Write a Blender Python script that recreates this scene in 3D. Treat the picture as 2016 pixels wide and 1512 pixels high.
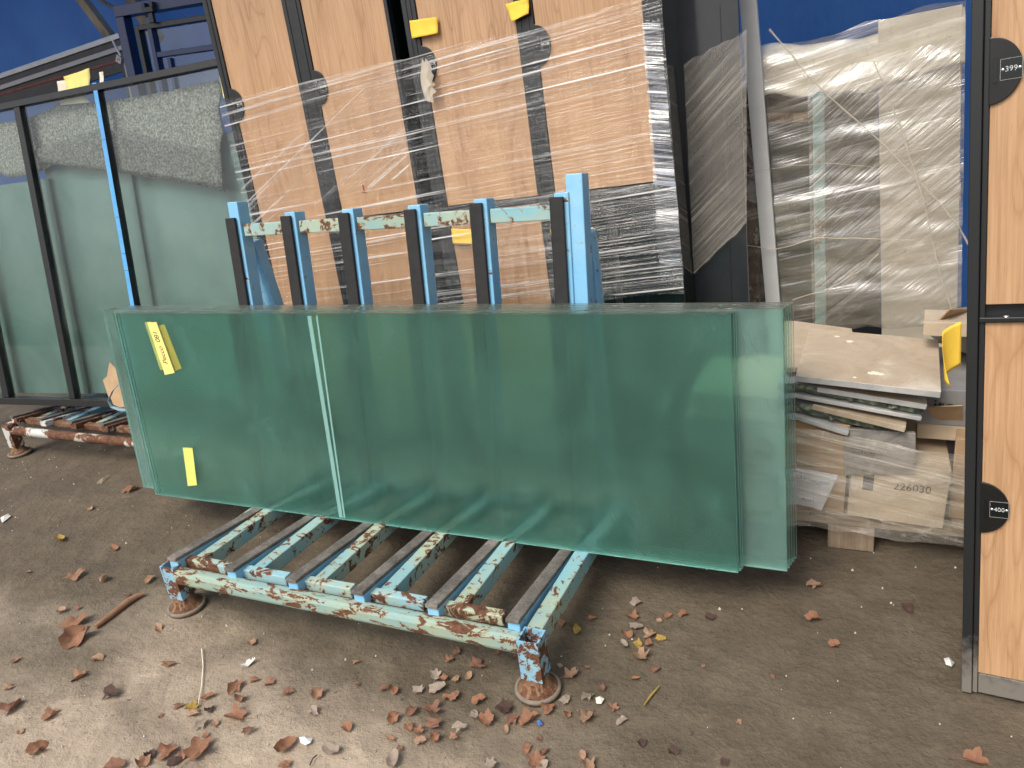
import bpy, bmesh, math, random
from mathutils import Vector, Matrix, noise
from math import sin, cos, pi, radians, sqrt

for o in list(bpy.data.objects):
    bpy.data.objects.remove(o)
S = bpy.context.scene
C = S.collection
rnd = random.Random(7)

# ------------------------------------------------------------------ camera, world, sun, exposure
CAM_ROWS = (Vector((0.910748, 0.038237, -0.411188)), Vector((0.394261, -0.373894, 0.839505)), Vector((-0.121640, -0.926684, -0.355596)))
def _orth(rows):
    a = rows[0].normalized(); b = (rows[1] - rows[1].dot(a) * a).normalized(); c = a.cross(b)
    if c.dot(rows[2]) < 0: c = -c
    return a, b, c
CAM_ROWS = _orth(CAM_ROWS)
F_PX, CX, CY, EYE = 1514.0, 1008.0, 756.0, Vector((0, 0, 1.5))
cd = bpy.data.cameras.new('camera'); cam = bpy.data.objects.new('camera', cd); C.objects.link(cam)
cd.sensor_width = 36; cd.lens = 36 * F_PX / 2016; cd.clip_start = 0.05; cd.clip_end = 600
M = Matrix.Identity(4)
for i in range(3):
    M[i][0], M[i][1], M[i][2], M[i][3] = CAM_ROWS[i][0], -CAM_ROWS[i][1], -CAM_ROWS[i][2], EYE[i]
cam.matrix_world = M
S.camera = cam

W = bpy.data.worlds.new('World'); S.world = W; W.use_nodes = True
wn = W.node_tree
bg = wn.nodes['Background']
SUN_EL, SUN_AZ = radians(52), radians(200)          # azimuth: clockwise from +Y, behind the camera
sky = wn.nodes.new('ShaderNodeTexSky'); sky.sky_type = 'NISHITA'; sky.sun_disc = False
sky.sun_elevation = SUN_EL; sky.sun_rotation = SUN_AZ; sky.air_density = 1.0; sky.dust_density = 6.0; sky.ozone_density = 1.0
hs = wn.nodes.new('ShaderNodeHueSaturation'); hs.inputs['Saturation'].default_value = 0.28
wn.links.new(sky.outputs[0], hs.inputs['Color']); wn.links.new(hs.outputs[0], bg.inputs[0])
bg.inputs[1].default_value = 0.15
sd = bpy.data.lights.new('sun', 'SUN'); so = bpy.data.objects.new('sun', sd); C.objects.link(so)
sd.energy = 1.2; sd.angle = radians(25); sd.color = (1.0, 0.91, 0.77)
so.rotation_euler = Vector((-sin(SUN_AZ) * cos(SUN_EL), -cos(SUN_AZ) * cos(SUN_EL), -sin(SUN_EL))).to_track_quat('-Z', 'Y').to_euler()
vs = S.view_settings; vs.view_transform = 'Standard'; vs.look = 'None'; vs.gamma = 1; vs.use_curve_mapping = False
vs.exposure = 0.35
S.render.engine = 'CYCLES'
S.cycles.max_bounces = 24; S.cycles.transmission_bounces = 20; S.cycles.transparent_max_bounces = 24
S.cycles.glossy_bounces = 6; S.cycles.diffuse_bounces = 4; S.cycles.caustics_refractive = True
S.cycles.sample_clamp_indirect = 6.0
try: S.cycles.use_denoising = True
except Exception: pass

# ------------------------------------------------------------------ geometry helpers
def ray(p):
    d = Vector((p[0] - CX, p[1] - CY, F_PX))
    return Vector(tuple(r.dot(d) for r in CAM_ROWS))
def hit(p, P, n):
    d = ray(p); return EYE + d * ((Vector(P) - EYE).dot(n) / d.dot(n))
def hz(p, z=0.0): return hit(p, (0, 0, z), Vector((0, 0, 1)))
def hy(p, y): return hit(p, (0, y, 0), Vector((0, 1, 0)))

class Frame:
    """local axes of a leaning thing: u right, v up along its face, w out of the face towards the yard"""
    def __init__(s, O, lean=0, tilt=0, yaw=0):
        l, t, y = radians(lean), radians(tilt), radians(yaw)
        u = Vector((cos(t), 0, sin(t))); v0 = Vector((-sin(t), 0, cos(t))); w0 = Vector((0, -1, 0))
        v = v0 * cos(l) - w0 * sin(l); w = u.cross(v)
        R = Matrix.Rotation(y, 3, 'Z'); s.u, s.v, s.w = R @ u, R @ v, R @ w; s.O = Vector(O)
    def uv(s, p, off=0.0):
        q = hit(p, s.O + s.w * off, s.w) - s.O
        return q.dot(s.u), q.dot(s.v)
    def matrix(s):
        m = Matrix.Identity(4)
        for i in range(3): m[i][0], m[i][1], m[i][2], m[i][3] = s.u[i], s.v[i], s.w[i], s.O[i]
        return m
    def pt(s, u, v, w=0.0): return s.O + s.u * u + s.v * v + s.w * w

class MB:
    def __init__(s): s.v = []; s.f = []; s.mi = []; s.cur = 0; s.sm = []
    def add(s, vs, fs, smooth=False):
        b = len(s.v); s.v += [tuple(x) for x in vs]
        for f in fs: s.f.append(tuple(b + i for i in f)); s.mi.append(s.cur); s.sm.append(smooth)
        return s
    def box(s, x0, x1, y0, y1, z0, z1):
        return s.add([(x0,y0,z0),(x1,y0,z0),(x1,y1,z0),(x0,y1,z0),(x0,y0,z1),(x1,y0,z1),(x1,y1,z1),(x0,y1,z1)],
                     [(3,2,1,0),(4,5,6,7),(0,1,5,4),(1,2,6,5),(2,3,7,6),(3,0,4,7)])
    def hexa(s, p8):
        return s.add(p8, [(3,2,1,0),(4,5,6,7),(0,1,5,4),(1,2,6,5),(2,3,7,6),(3,0,4,7)])
    def bar(s, a, b, up, w, h):
        """square bar from a to b; width w across, height h along up"""
        a, b = Vector(a), Vector(b); d = (b - a).normalized(); up = Vector(up); up = (up - up.dot(d) * d).normalized(); r = d.cross(up)
        q = []
        for P in (a, b):
            for (i, j) in ((-1,-1),(1,-1),(1,1),(-1,1)): q.append(P + r * (w/2*i) + up * (h/2*j))
        return s.hexa(q)
    def tube(s, pts, rad, n=10, caps=True, flat=1.0):
        pts = [Vector(p) for p in pts]; rings = []
        for i, p in enumerate(pts):
            d = (pts[min(i+1, len(pts)-1)] - pts[max(i-1, 0)]).normalized()
            a = Vector((0,0,1)) if abs(d.z) < .9 else Vector((1,0,0))
            x = d.cross(a).normalized(); y = x.cross(d)
            r = rad[i] if isinstance(rad, (list, tuple)) else rad
            rings.append([p + x * (r*cos(2*pi*k/n)) + y * (r*flat*sin(2*pi*k/n)) for k in range(n)])
        vs = [q for rg in rings for q in rg]; fs = []
        for i in range(len(pts)-1):
            for k in range(n): fs.append((i*n+k, i*n+(k+1)%n, (i+1)*n+(k+1)%n, (i+1)*n+k))
        s.add(vs, fs, True)
        if caps: s.add(rings[0], [tuple(range(n))[::-1]]); s.add(rings[-1], [tuple(range(n))])
        return s
    def lathe(s, prof, c=(0,0,0), n=28):
        vs = []; fs = []
        for (r, z) in prof:
            for k in range(n): vs.append((c[0]+r*cos(2*pi*k/n), c[1]+r*sin(2*pi*k/n), c[2]+z))
        for i in range(len(prof)-1):
            for k in range(n): fs.append((i*n+k, i*n+(k+1)%n, (i+1)*n+(k+1)%n, (i+1)*n+k))
        return s.add(vs, fs, True)
    def prism(s, poly, w0, w1):
        n = len(poly)
        vs = [(p[0], p[1], w0) for p in poly] + [(p[0], p[1], w1) for p in poly]
        fs = [tuple(range(n))[::-1], tuple(range(n, 2*n))] + [(i, (i+1)%n, n+(i+1)%n, n+i) for i in range(n)]
        return s.add(vs, fs)
    def sheet(s, fn, nu, nv, smooth=True):
        vs = [fn(i/nu, j/nv) for j in range(nv+1) for i in range(nu+1)]
        fs = [(j*(nu+1)+i, j*(nu+1)+i+1, (j+1)*(nu+1)+i+1, (j+1)*(nu+1)+i) for j in range(nv) for i in range(nu)]
        return s.add(vs, fs, smooth)
    def mesh(s, name, mats):
        me = bpy.data.meshes.new(name); me.from_pydata(s.v, [], s.f)
        for m in (mats if isinstance(mats, (list, tuple)) else [mats]): me.materials.append(m)
        me.polygons.foreach_set('material_index', s.mi); me.polygons.foreach_set('use_smooth', s.sm)
        bm = bmesh.new(); bm.from_mesh(me); bmesh.ops.recalc_face_normals(bm, faces=bm.faces); bm.to_mesh(me); bm.free()
        me.update(); return me
    def build(s, name, mats, parent=None, bevel=0.0, mat=None):
        o = bpy.data.objects.new(name, s.mesh(name, mats)); C.objects.link(o)
        if parent is not None: o.parent = parent
        if mat is not None: o.matrix_world = mat
        if bevel:
            b = o.modifiers.new('bevel', 'BEVEL'); b.width = bevel; b.segments = 2; b.limit_method = 'ANGLE'; b.angle_limit = radians(40)
        return o
def tag(o, label=None, cat=None, group=None, kind=None):
    if label: o['label'] = label
    if cat: o['category'] = cat
    if group: o['group'] = group
    if kind: o['kind'] = kind
    return o
def thing(name, label, cat, mat=None, loc=None, group=None):
    o = bpy.data.objects.new(name, None); C.objects.link(o); o.empty_display_size = .1
    if mat is not None: o.matrix_world = mat
    if loc is not None: o.location = loc
    return tag(o, label, cat, group)
def child(name, src, parent, loc=(0,0,0), rot=None):
    o = bpy.data.objects.new(name, src.data if hasattr(src, 'data') else src); C.objects.link(o); o.parent = parent; o.location = loc
    if rot: o.rotation_euler = rot
    return o
def text(name, body, size, mat, parent, loc, rot=(0,0,0), ext=0.0004, shear=0.0, spacing=1.0):
    c = bpy.data.curves.new(name, 'FONT'); c.body = body; c.size = size; c.extrude = ext; c.align_x = 'CENTER'; c.align_y = 'CENTER'
    c.shear = shear; c.space_character = spacing; c.resolution_u = 3
    tmp = bpy.data.objects.new('tmp', c); C.objects.link(tmp)
    dg = bpy.context.evaluated_depsgraph_get(); me = bpy.data.meshes.new_from_object(tmp.evaluated_get(dg))
    bpy.data.objects.remove(tmp); bpy.data.curves.remove(c); me.materials.clear(); me.materials.append(mat)
    o = bpy.data.objects.new(name, me); C.objects.link(o); o.parent = parent; o.location = loc; o.rotation_euler = rot
    return o
def nz(x, y, z=0.0): return noise.noise(Vector((x, y, z)))

# ------------------------------------------------------------------ materials
class NT:
    def __init__(s, name):
        s.m = bpy.data.materials.new(name); s.m.use_nodes = True; s.t = s.m.node_tree; s.n = s.t.nodes; s.l = s.t.links
        s.out = s.n['Material Output']; s.b = s.n['Principled BSDF']; s.tc = s.n.new('ShaderNodeTexCoord')
    def link(s, a, b): s.l.new(a, b)
    def node(s, t, **k):
        n = s.n.new(t)
        for a, v in k.items(): setattr(n, a, v)
        return n
    def coord(s, scale=(1,1,1), rot=(0,0,0), loc=(0,0,0), which='Object'):
        mp = s.node('ShaderNodeMapping'); s.link(s.tc.outputs[which], mp.inputs[0])
        mp.inputs['Scale'].default_value = scale; mp.inputs['Rotation'].default_value = rot; mp.inputs['Location'].default_value = loc
        return mp.outputs[0]
    def noise(s, vec, scale=5, detail=4, rough=.55, dist=0.0):
        n = s.node('ShaderNodeTexNoise'); s.link(vec, n.inputs['Vector']); n.inputs['Scale'].default_value = scale
        n.inputs['Detail'].default_value = detail; n.inputs['Roughness'].default_value = rough; n.inputs['Distortion'].default_value = dist
        return n.outputs[0]
    def ramp(s, fac, stops, interp='LINEAR'):
        r = s.node('ShaderNodeValToRGB'); s.link(fac, r.inputs[0]); e = r.color_ramp.elements; r.color_ramp.interpolation = interp
        while len(e) > 1: e.remove(e[-1])
        for i, (p, c) in enumerate(stops):
            if not isinstance(c, (tuple, list)): c = (c, c, c)
            k = e[0] if i == 0 else e.new(p); k.position = p; k.color = (*c, 1)
        return r.outputs[0]
    def mix(s, fac, a, b, mode='MIX'):
        m = s.node('ShaderNodeMix', data_type='RGBA', blend_type=mode)
        for sock, v in ((m.inputs[0], fac), (m.inputs[6], a), (m.inputs[7], b)):
            if hasattr(v, 'links'): s.link(v, sock)
            elif isinstance(v, (tuple, list)): sock.default_value = (*v, 1) if len(v) == 3 else v
            else: sock.default_value = v
        return m.outputs[2]
    def math(s, op, a, b=0.0, c=None):
        m = s.node('ShaderNodeMath', operation=op)
        for i, v in enumerate((a, b) if c is None else (a, b, c)):
            if hasattr(v, 'links'): s.link(v, m.inputs[i])
            else: m.inputs[i].default_value = v
        return m.outputs[0]
    def bump(s, h, strength=.3, dist=.01):
        b = s.node('ShaderNodeBump'); b.inputs['Strength'].default_value = strength; b.inputs['Distance'].default_value = dist
        s.link(h, b.inputs['Height']); s.link(b.outputs[0], s.b.inputs['Normal']); return b.outputs[0]
    def set(s, **k):
        for a, v in k.items():
            sock = s.b.inputs[a.replace('_', ' ')]
            if hasattr(v, 'links'): s.link(v, sock)
            elif isinstance(v, (tuple, list)): sock.default_value = (*v, 1)
            else: sock.default_value = v
        return s
    def sep(s, vec):
        x = s.node('ShaderNodeSeparateXYZ'); s.link(vec, x.inputs[0]); return x.outputs

def plain(name, col, rough=.5, var=.25, scale=30, metal=0.0, bump=0.0, spec=.5):
    t = NT(name); v = t.coord()
    n = t.noise(v, scale, 5, .6)
    t.set(Base_Color=t.ramp(n, [(.3, tuple(c*(1-var) for c in col)), (.7, tuple(min(1, c*(1+var)) for c in col))]), Roughness=rough, Metallic=metal)
    t.b.inputs['Specular IOR Level'].default_value = spec
    if bump: t.bump(n, bump, .004)
    return t.m

def worn_paint(name, base, faded, rust_at=.60, fade_at=.5, rough=.45, rough_scale=14, streak=1.0, sx=1.0):
    t = NT(name); v = t.coord()
    wv = t.coord((sx, 1, streak))
    big = t.noise(v, 4.5, 4, .6); mid = t.noise(wv, rough_scale, 6, .68, .6); fine = t.noise(wv, rough_scale*5, 5, .65)
    col = t.mix(t.ramp(big, [(fade_at-.12, 0.0), (fade_at+.12, 1.0)]), base, faded)
    col = t.mix(t.math('MULTIPLY', fine, .35), col, tuple(c*.55 for c in base))
    mask = t.math('ADD', t.math('MULTIPLY', mid, .75), t.math('MULTIPLY', big, .25))
    rim = t.ramp(mask, [(rust_at-.035, 0.0), (rust_at-.01, 1.0)]); core = t.ramp(mask, [(rust_at-.012, 0.0), (rust_at+.006, 1.0)])
    rust = t.ramp(fine, [(.3, (.042, .018, .011)), (.5, (.115, .046, .023)), (.72, (.22, .098, .046))])
    col = t.mix(t.math('MULTIPLY', rim, .5), col, (.42, .27, .13)); col = t.mix(core, col, rust)
    t.set(Base_Color=col, Roughness=t.ramp(core, [(0, rough), (1, .85)]))
    t.bump(t.math('SUBTRACT', t.math('MULTIPLY', fine, .3), core), .35, .0015)
    return t.m

def wood_laminate(name, seed, a=(.50, .305, .170), b=(.37, .205, .103)):
    t = NT(name)
    v = t.coord((1, .16, 1), loc=(seed*3.1, seed*1.7, 0))
    d = t.noise(v, 4.2, 3, .5)
    x = t.sep(v)[0]
    ph = t.math('ADD', t.math('MULTIPLY', x, 14.0), t.math('MULTIPLY', d, 34.0))
    ring = t.math('ABSOLUTE', t.math('SINE', t.math('MULTIPLY', ph, 1.6)))
    rg = t.ramp(ring, [(0, 0.0), (.12, .55), (.5, 1.0)])
    st = t.noise(t.coord((1, .02, 1), loc=(seed, 0, 0)), 190, 4, .6)
    br = t.noise(t.coord((1, .10, 1), loc=(seed*2.3, 4, 0)), 7, 3, .5)
    col = t.mix(t.ramp(st, [(.35, 0.0), (.65, 1.0)]), b, a)
    col = t.mix(t.math('MULTIPLY', t.math('SUBTRACT', 1.0, rg), .62), col, (.27, .12, .045))
    col = t.mix(t.ramp(br, [(.35, 0.0), (.7, .55)]), col, (.60, .37, .20))
    pore = t.noise(t.coord((1, .05, 1), loc=(seed, seed, 0)), 420, 2, .5)
    col = t.mix(t.ramp(pore, [(.62, 0.0), (.72, .35)]), col, (.26, .12, .05))
    t.set(Base_Color=col, Roughness=.42)
    return t.m

MT = {}
MT['black'] = plain('black_powder_coat', (.013, .0145, .016), .38, .3, 60)
MT['black_gloss'] = plain('black_gloss_panel', (.006, .010, .010), .08, .3, 8)
MT['plate'] = plain('black_plastic_plate', (.010, .010, .010), .30, .4, 20)
MT['chrome'] = plain('worn_screw_metal', (.75, .74, .72), .3, .1, 90, .9)
MT['letter'] = plain('white_lettering', (.75, .75, .73), .6, .05)
MT['platenum'] = plain('engraved_grey_lettering', (.50, .50, .49), .6, .05)
MT['ink'] = plain('dark_ink', (.05, .045, .04), .7, .1)
MT['inkblue'] = plain('blue_print', (.06, .17, .45), .6, .1)
MT['wood'] = [wood_laminate('oak_laminate', k) for k in (0.0, 1.37, 2.9, 4.4)]
MT['blue'] = worn_paint('sky_blue_paint', (.22, .52, .78), (.36, .64, .80), .635, .62, .45, 38)
MT['mint'] = worn_paint('weathered_mint_paint', (.24, .47, .52), (.42, .48, .34), .555, .50, .6, 26)
MT['beam'] = worn_paint('peeling_mint_paint', (.26, .43, .42), (.36, .43, .31), .54, .48, .6, 40, 1.0, .42)
MT['rusty'] = worn_paint('rusty_steel', (.55, .60, .60), (.58, .50, .40), .475, .5, .7, 10)
MT['rust'] = worn_paint('bare_rust', (.15, .07, .035), (.22, .13, .08), .50, .5, .9, 20)
MT['postp'] = worn_paint('chipped_blue_paint', (.22, .48, .68), (.30, .54, .64), .535, .6, .5, 34)
MT['rubber'] = plain('black_rubber_strip', (.016, .016, .017), .75, .25, 40)
def dusty_rubber():
    t = NT('dusty_rubber'); v = t.coord()
    a = t.noise(v, 9, 5, .65); f = t.noise(v, 120, 4, .7)
    col = t.ramp(t.math('ADD', t.math('MULTIPLY', a, .6), t.math('MULTIPLY', f, .4)), [(.36, (.055, .048, .042)), (.5, (.13, .115, .10)), (.66, (.27, .24, .21))])
    t.set(Base_Color=col, Roughness=.9); t.bump(f, .3, .002); return t.m
MT['padtop'] = dusty_rubber()
MT['yellow'] = plain('yellow_note_paper', (.85, .56, .06), .75, .06, 12)
MT['yellow2'] = plain('pale_yellow_note_paper', (.84, .72, .22), .75, .06, 12)
MT['lime'] = plain('yellow_label_paper', (.64, .68, .16), .75, .06, 12)
MT['paper'] = plain('cream_paper', (.80, .72, .56), .8, .06, 12)
MT['white_paper'] = plain('white_print_paper', (.70, .70, .72), .7, .08, 10)
MT['cream'] = plain('cream_panel', (.62, .56, .44), .5, .06, 5)
MT['card'] = plain('brown_cardboard', (.46, .31, .18), .85, .15, 16)
MT['cardpale'] = plain('pale_cardboard', (.55, .44, .31), .85, .12, 16)
MT['greycard'] = plain('grey_carton', (.30, .29, .28), .7, .1, 16)
MT['paleprof'] = plain('pale_grey_profile', (.60, .60, .58), .5, .06, 10)
MT['rimdirt'] = plain('dusty_foot_rim', (.20, .165, .125), .85, .25, 40)
MT['greyprof'] = plain('grey_aluminium_profile', (.36, .36, .35), .45, .08, 10)
MT['alu'] = plain('dull_aluminium', (.45, .47, .50), .4, .1, 20, .5)
MT['darksteel'] = plain('dark_steel', (.035, .036, .04), .5, .3, 14)
MT['navy'] = plain('navy_painted_frame', (.02, .035, .10), .35, .2, 10)
MT['redpipe'] = plain('red_oxide_pipe', (.16, .045, .035), .6, .3, 14)
MT['bluetape'] = plain('blue_protective_tape', (.10, .36, .72), .4, .12, 25)
MT['strap'] = plain('blue_grey_strap', (.18, .28, .34), .5, .15, 30)
MT['darkpanel'] = plain('dark_glass_panel', (.030, .032, .036), .12, .3, 3)
MT['teal'] = worn_paint('teal_post_paint', (.16, .37, .36), (.26, .44, .42), .58, .5, .6, 14)
MT['plastic'] = plain('white_plastic_scrap', (.62, .60, .56), .5, .15, 50)
MT['grit'] = plain('pale_grit', (.52, .49, .43), .8, .3, 90)

def timber(name, a, b, sc=(1, 1, .06)):
    t = NT(name); n = t.noise(t.coord(sc), 60, 5, .65); g = t.noise(t.coord(), 5, 4, .6)
    t.set(Base_Color=t.mix(t.ramp(g, [(.4, 0.0), (.65, .6)]), t.ramp(n, [(.3, b), (.7, a)]), tuple(c*.5 for c in b)), Roughness=.85); t.bump(n, .4, .003); return t.m
MT['timber'] = timber('weathered_timber', (.42, .33, .21), (.24, .18, .11))
MT['palletwood'] = timber('pallet_wood', (.40, .30, .20), (.22, .15, .09), (.06, 1, 1))
MT['endgrain'] = timber('wet_pallet_block', (.40, .31, .22), (.20, .14, .09))

def stone(name, a, b, c, sc=7, rough=.55, bump=.0):
    t = NT(name); v = t.coord()
    n = t.noise(v, sc, 6, .62, 1.2); f = t.noise(v, sc*9, 4, .7)
    col = t.ramp(n, [(.32, b), (.52, a), (.68, c)])
    col = t.mix(t.ramp(f, [(.55, 0.0), (.75, .45)]), col, tuple(k*.55 for k in a))
    t.set(Base_Color=col, Roughness=rough)
    if bump: t.bump(f, bump, .006)
    return t.m
MT['travertine'] = stone('cream_travertine', (.52, .42, .30), (.42, .32, .21), (.66, .57, .45), 5)
MT['white_edge'] = stone('pale_marble', (.46, .46, .45), (.36, .36, .35), (.55, .54, .52), 6)
MT['green_edge'] = stone('green_serpentine', (.15, .19, .13), (.03, .04, .032), (.36, .40, .27), 22, .8, .9)
MT['beige_edge'] = stone('beige_stone', (.42, .34, .25), (.33, .25, .17), (.5, .42, .32), 6)
MT['greymarble'] = stone('grey_marble', (.25, .23, .21), (.14, .13, .12), (.36, .33, .29), 16)

def ground_mat():
    t = NT('packed_dirt'); v = t.coord()
    x, y, _ = t.sep(v)
    big = t.noise(v, 1.1, 5, .6, .4); mid = t.noise(v, 6, 6, .65); fin = t.noise(v, 55, 5, .7); peb = t.noise(v, 170, 3, .6)
    # a spill of pale sand trodden into the dirt, across the front of the rack
    dist = t.math('ABSOLUTE', t.math('ADD', t.math('MULTIPLY', x, -.10), t.math('ADD', y, -1.13)))
    spill = t.math('SUBTRACT', .52, dist)
    spill = t.math('ADD', spill, t.math('MULTIPLY', t.math('SUBTRACT', big, .5), 1.3))
    xs = t.ramp(t.math('MULTIPLY_ADD', x, .2, .6), [(.40, 1.0), (.52, 0.0)])     # fades out to the right
    spill = t.math('MULTIPLY', t.ramp(spill, [(.02, 0.0), (.42, 1.0)]), xs)
    base = t.ramp(t.math('ADD', t.math('MULTIPLY', mid, .6), t.math('MULTIPLY', fin, .4)), [(.30, (.068, .052, .034)), (.5, (.108, .083, .055)), (.70, (.160, .124, .083))])
    col = t.mix(t.math('MULTIPLY', spill, .88), base, t.ramp(mid, [(.3, (.33, .26, .19)), (.7, (.46, .37, .275))]))
    col = t.mix(t.ramp(fin, [(.62, 0.0), (.76, .45)]), col, (.055, .042, .03))
    col = t.mix(t.ramp(peb, [(.69, 0.0), (.75, .6)]), col, (.40, .35, .28))
    pit = t.noise(v, 85, 3, .6, .8)
    col = t.mix(t.ramp(pit, [(.64, 0.0), (.70, .7)]), col, (.04, .03, .022))
    damp = t.noise(t.coord((1, 1, 1), loc=(3.7, 1.1, 0)), 2.6, 5, .62, .8)
    col = t.mix(t.ramp(damp, [(.50, 0.0), (.68, .5)]), col, (.075, .057, .038))
    t.set(Base_Color=col, Roughness=.92)
    lump = t.noise(v, 15, 5, .7)
    h = t.math('ADD', t.math('MULTIPLY', mid, 1.0), t.math('ADD', t.math('MULTIPLY', lump, .35), t.math('ADD', t.math('MULTIPLY', fin, .09), t.math('MULTIPLY', peb, .02))))
    t.bump(h, 1.0, .024); return t.m
MT['ground'] = ground_mat()

def tarp_mat():
    t = NT('blue_tarpaulin'); v = t.coord()
    n = t.noise(v, 1.2, 4, .6); f = t.noise(t.coord((1, 1, .35)), 9, 4, .6); wv = t.noise(v, 60, 2, .5)
    col = t.ramp(n, [(.3, (.045, .135, .36)), (.7, (.08, .21, .50))])
    t.set(Base_Color=col, Roughness=.45); t.bump(t.math('ADD', f, t.math('MULTIPLY', wv, .1)), .5, .03)
    tr = t.node('ShaderNodeBsdfTranslucent'); t.link(t.ramp(n, [(.3, (.03, .17, .62)), (.7, (.07, .27, .80))]), tr.inputs[0])
    mx = t.node('ShaderNodeMixShader'); mx.inputs[0].default_value = .42
    t.link(t.b.outputs[0], mx.inputs[1]); t.link(tr.outputs[0], mx.inputs[2]); t.link(mx.outputs[0], t.out.inputs[0]); return t.m
MT['tarp'] = tarp_mat()

def film_mat(name, rot, base=.03, streak=.55, freq=70, along=.9, lo=.52, hi=.66, tint=(.85, .84, .82), crumple=0.0):
    """cling film: clear between stretch creases, whitened along them"""
    t = NT(name)
    def stretched(a, f, loc=(0, 0, 0)):
        mp = t.node('ShaderNodeMapping'); t.link(t.coord((1, 1, 1), rot=(0, 0, rot)), mp.inputs[0])
        mp.inputs['Scale'].default_value = (a, f, 1); mp.inputs['Location'].default_value = loc; return mp.outputs[0]
    v = stretched(along, freq)
    n1 = t.noise(v, 1.0, 3, .6, .25)
    n2 = t.noise(stretched(along*.6, freq*.32, (5, 2, 0)), 1.0, 2, .5, .3)
    den = t.noise(t.coord((1.3, 2.2, 1)), 1.6, 3, .55)
    m = t.ramp(t.math('ADD', t.math('MULTIPLY', n1, .78), t.math('MULTIPLY', n2, .22)), [(lo, 0.0), (hi, 1.0)])
    m = t.math('MULTIPLY', m, t.ramp(den, [(.36, .12), (.62, 1.0)]))
    fac = t.math('ADD', t.math('MULTIPLY', m, streak), base)
    if crumple:
        cr = t.noise(t.coord((1, 1, 1)), 16, 5, .7, 1.5)
        fac = t.math('ADD', fac, t.math('MULTIPLY', t.ramp(cr, [(.52, 0.0), (.7, 1.0)]), crumple))
    t.set(Base_Color=tint, Roughness=.22)
    t.b.inputs['Specular IOR Level'].default_value = .8
    cr2 = t.noise(v, 1.0, 4, .6)
    t.bump(cr2, .6 - .2*bool(crumple), .02)
    tp = t.node('ShaderNodeBsdfTransparent')
    gl = t.node('ShaderNodeBsdfGlossy'); gl.inputs['Roughness'].default_value = .10
    bn = [n for n in t.n if n.type == 'BUMP'][0]; t.link(bn.outputs[0], gl.inputs['Normal'])
    a = t.node('ShaderNodeMixShader'); a.inputs[0].default_value = .05 + .07*bool(crumple)
    t.link(tp.outputs[0], a.inputs[1]); t.link(gl.outputs[0], a.inputs[2])
    b = t.node('ShaderNodeMixShader'); t.link(fac, b.inputs[0]); t.link(a.outputs[0], b.inputs[1]); t.link(t.b.outputs[0], b.inputs[2])
    t.link(b.outputs[0], t.out.inputs[0]); return t.m
MT['film_h'] = film_mat('stretch_film', radians(-3), .004, .85, 85, .5, .553, .615)
MT['film_d'] = film_mat('stretch_film_diagonal', radians(-27), .0, .65, 75, .6, .535, .63)
MT['film_p'] = film_mat('crumpled_film', radians(-9), .13, .55, 30, 1.3, .43, .74, (.66, .59, .48), .16)
MT['film_q'] = film_mat('crumpled_film_diagonal', radians(-38), .06, .55, 52, .8, .46, .70, (.68, .61, .50), .04)
MT['film_c'] = film_mat('carton_film', radians(12), .14, .55, 50, 1.2, .45, .66, (.72, .66, .56), .25)
def rope_mat():
    t = NT('twisted_film'); t.set(Base_Color=(.72, .64, .52), Roughness=.3)
    tp = t.node('ShaderNodeBsdfTransparent'); mx = t.node('ShaderNodeMixShader'); mx.inputs[0].default_value = .5
    t.link(tp.outputs[0], mx.inputs[1]); t.link(t.b.outputs[0], mx.inputs[2]); t.link(mx.outputs[0], t.out.inputs[0]); return t.m
MT['rope'] = rope_mat()

def clear_glass():
    t = NT('clear_pane'); tp = t.node('ShaderNodeBsdfTransparent'); tp.inputs[0].default_value = (.92, .96, .95, 1)
    gl = t.node('ShaderNodeBsdfGlossy'); gl.inputs['Roughness'].default_value = .015
    fr = t.node('ShaderNodeFresnel'); fr.inputs[0].default_value = 1.7
    dn = t.noise(t.coord(), 3, 4, .6); d = t.node('ShaderNodeBsdfDiffuse'); d.inputs[0].default_value = (.42, .50, .48, 1)
    ge = t.node('ShaderNodeNewGeometry')
    mx = t.node('ShaderNodeMixShader'); t.link(t.math('MULTIPLY', fr.outputs[0], t.math('SUBTRACT', 1.0, ge.outputs['Backfacing'])), mx.inputs[0]); t.link(tp.outputs[0], mx.inputs[1]); t.link(gl.outputs[0], mx.inputs[2])
    m2 = t.node('ShaderNodeMixShader'); t.link(t.ramp(dn, [(.45, .0), (.75, .05)]), m2.inputs[0]); t.link(mx.outputs[0], m2.inputs[1]); t.link(d.outputs[0], m2.inputs[2])
    t.link(m2.outputs[0], t.out.inputs[0]); return t.m
MT['clear'] = clear_glass()

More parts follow.
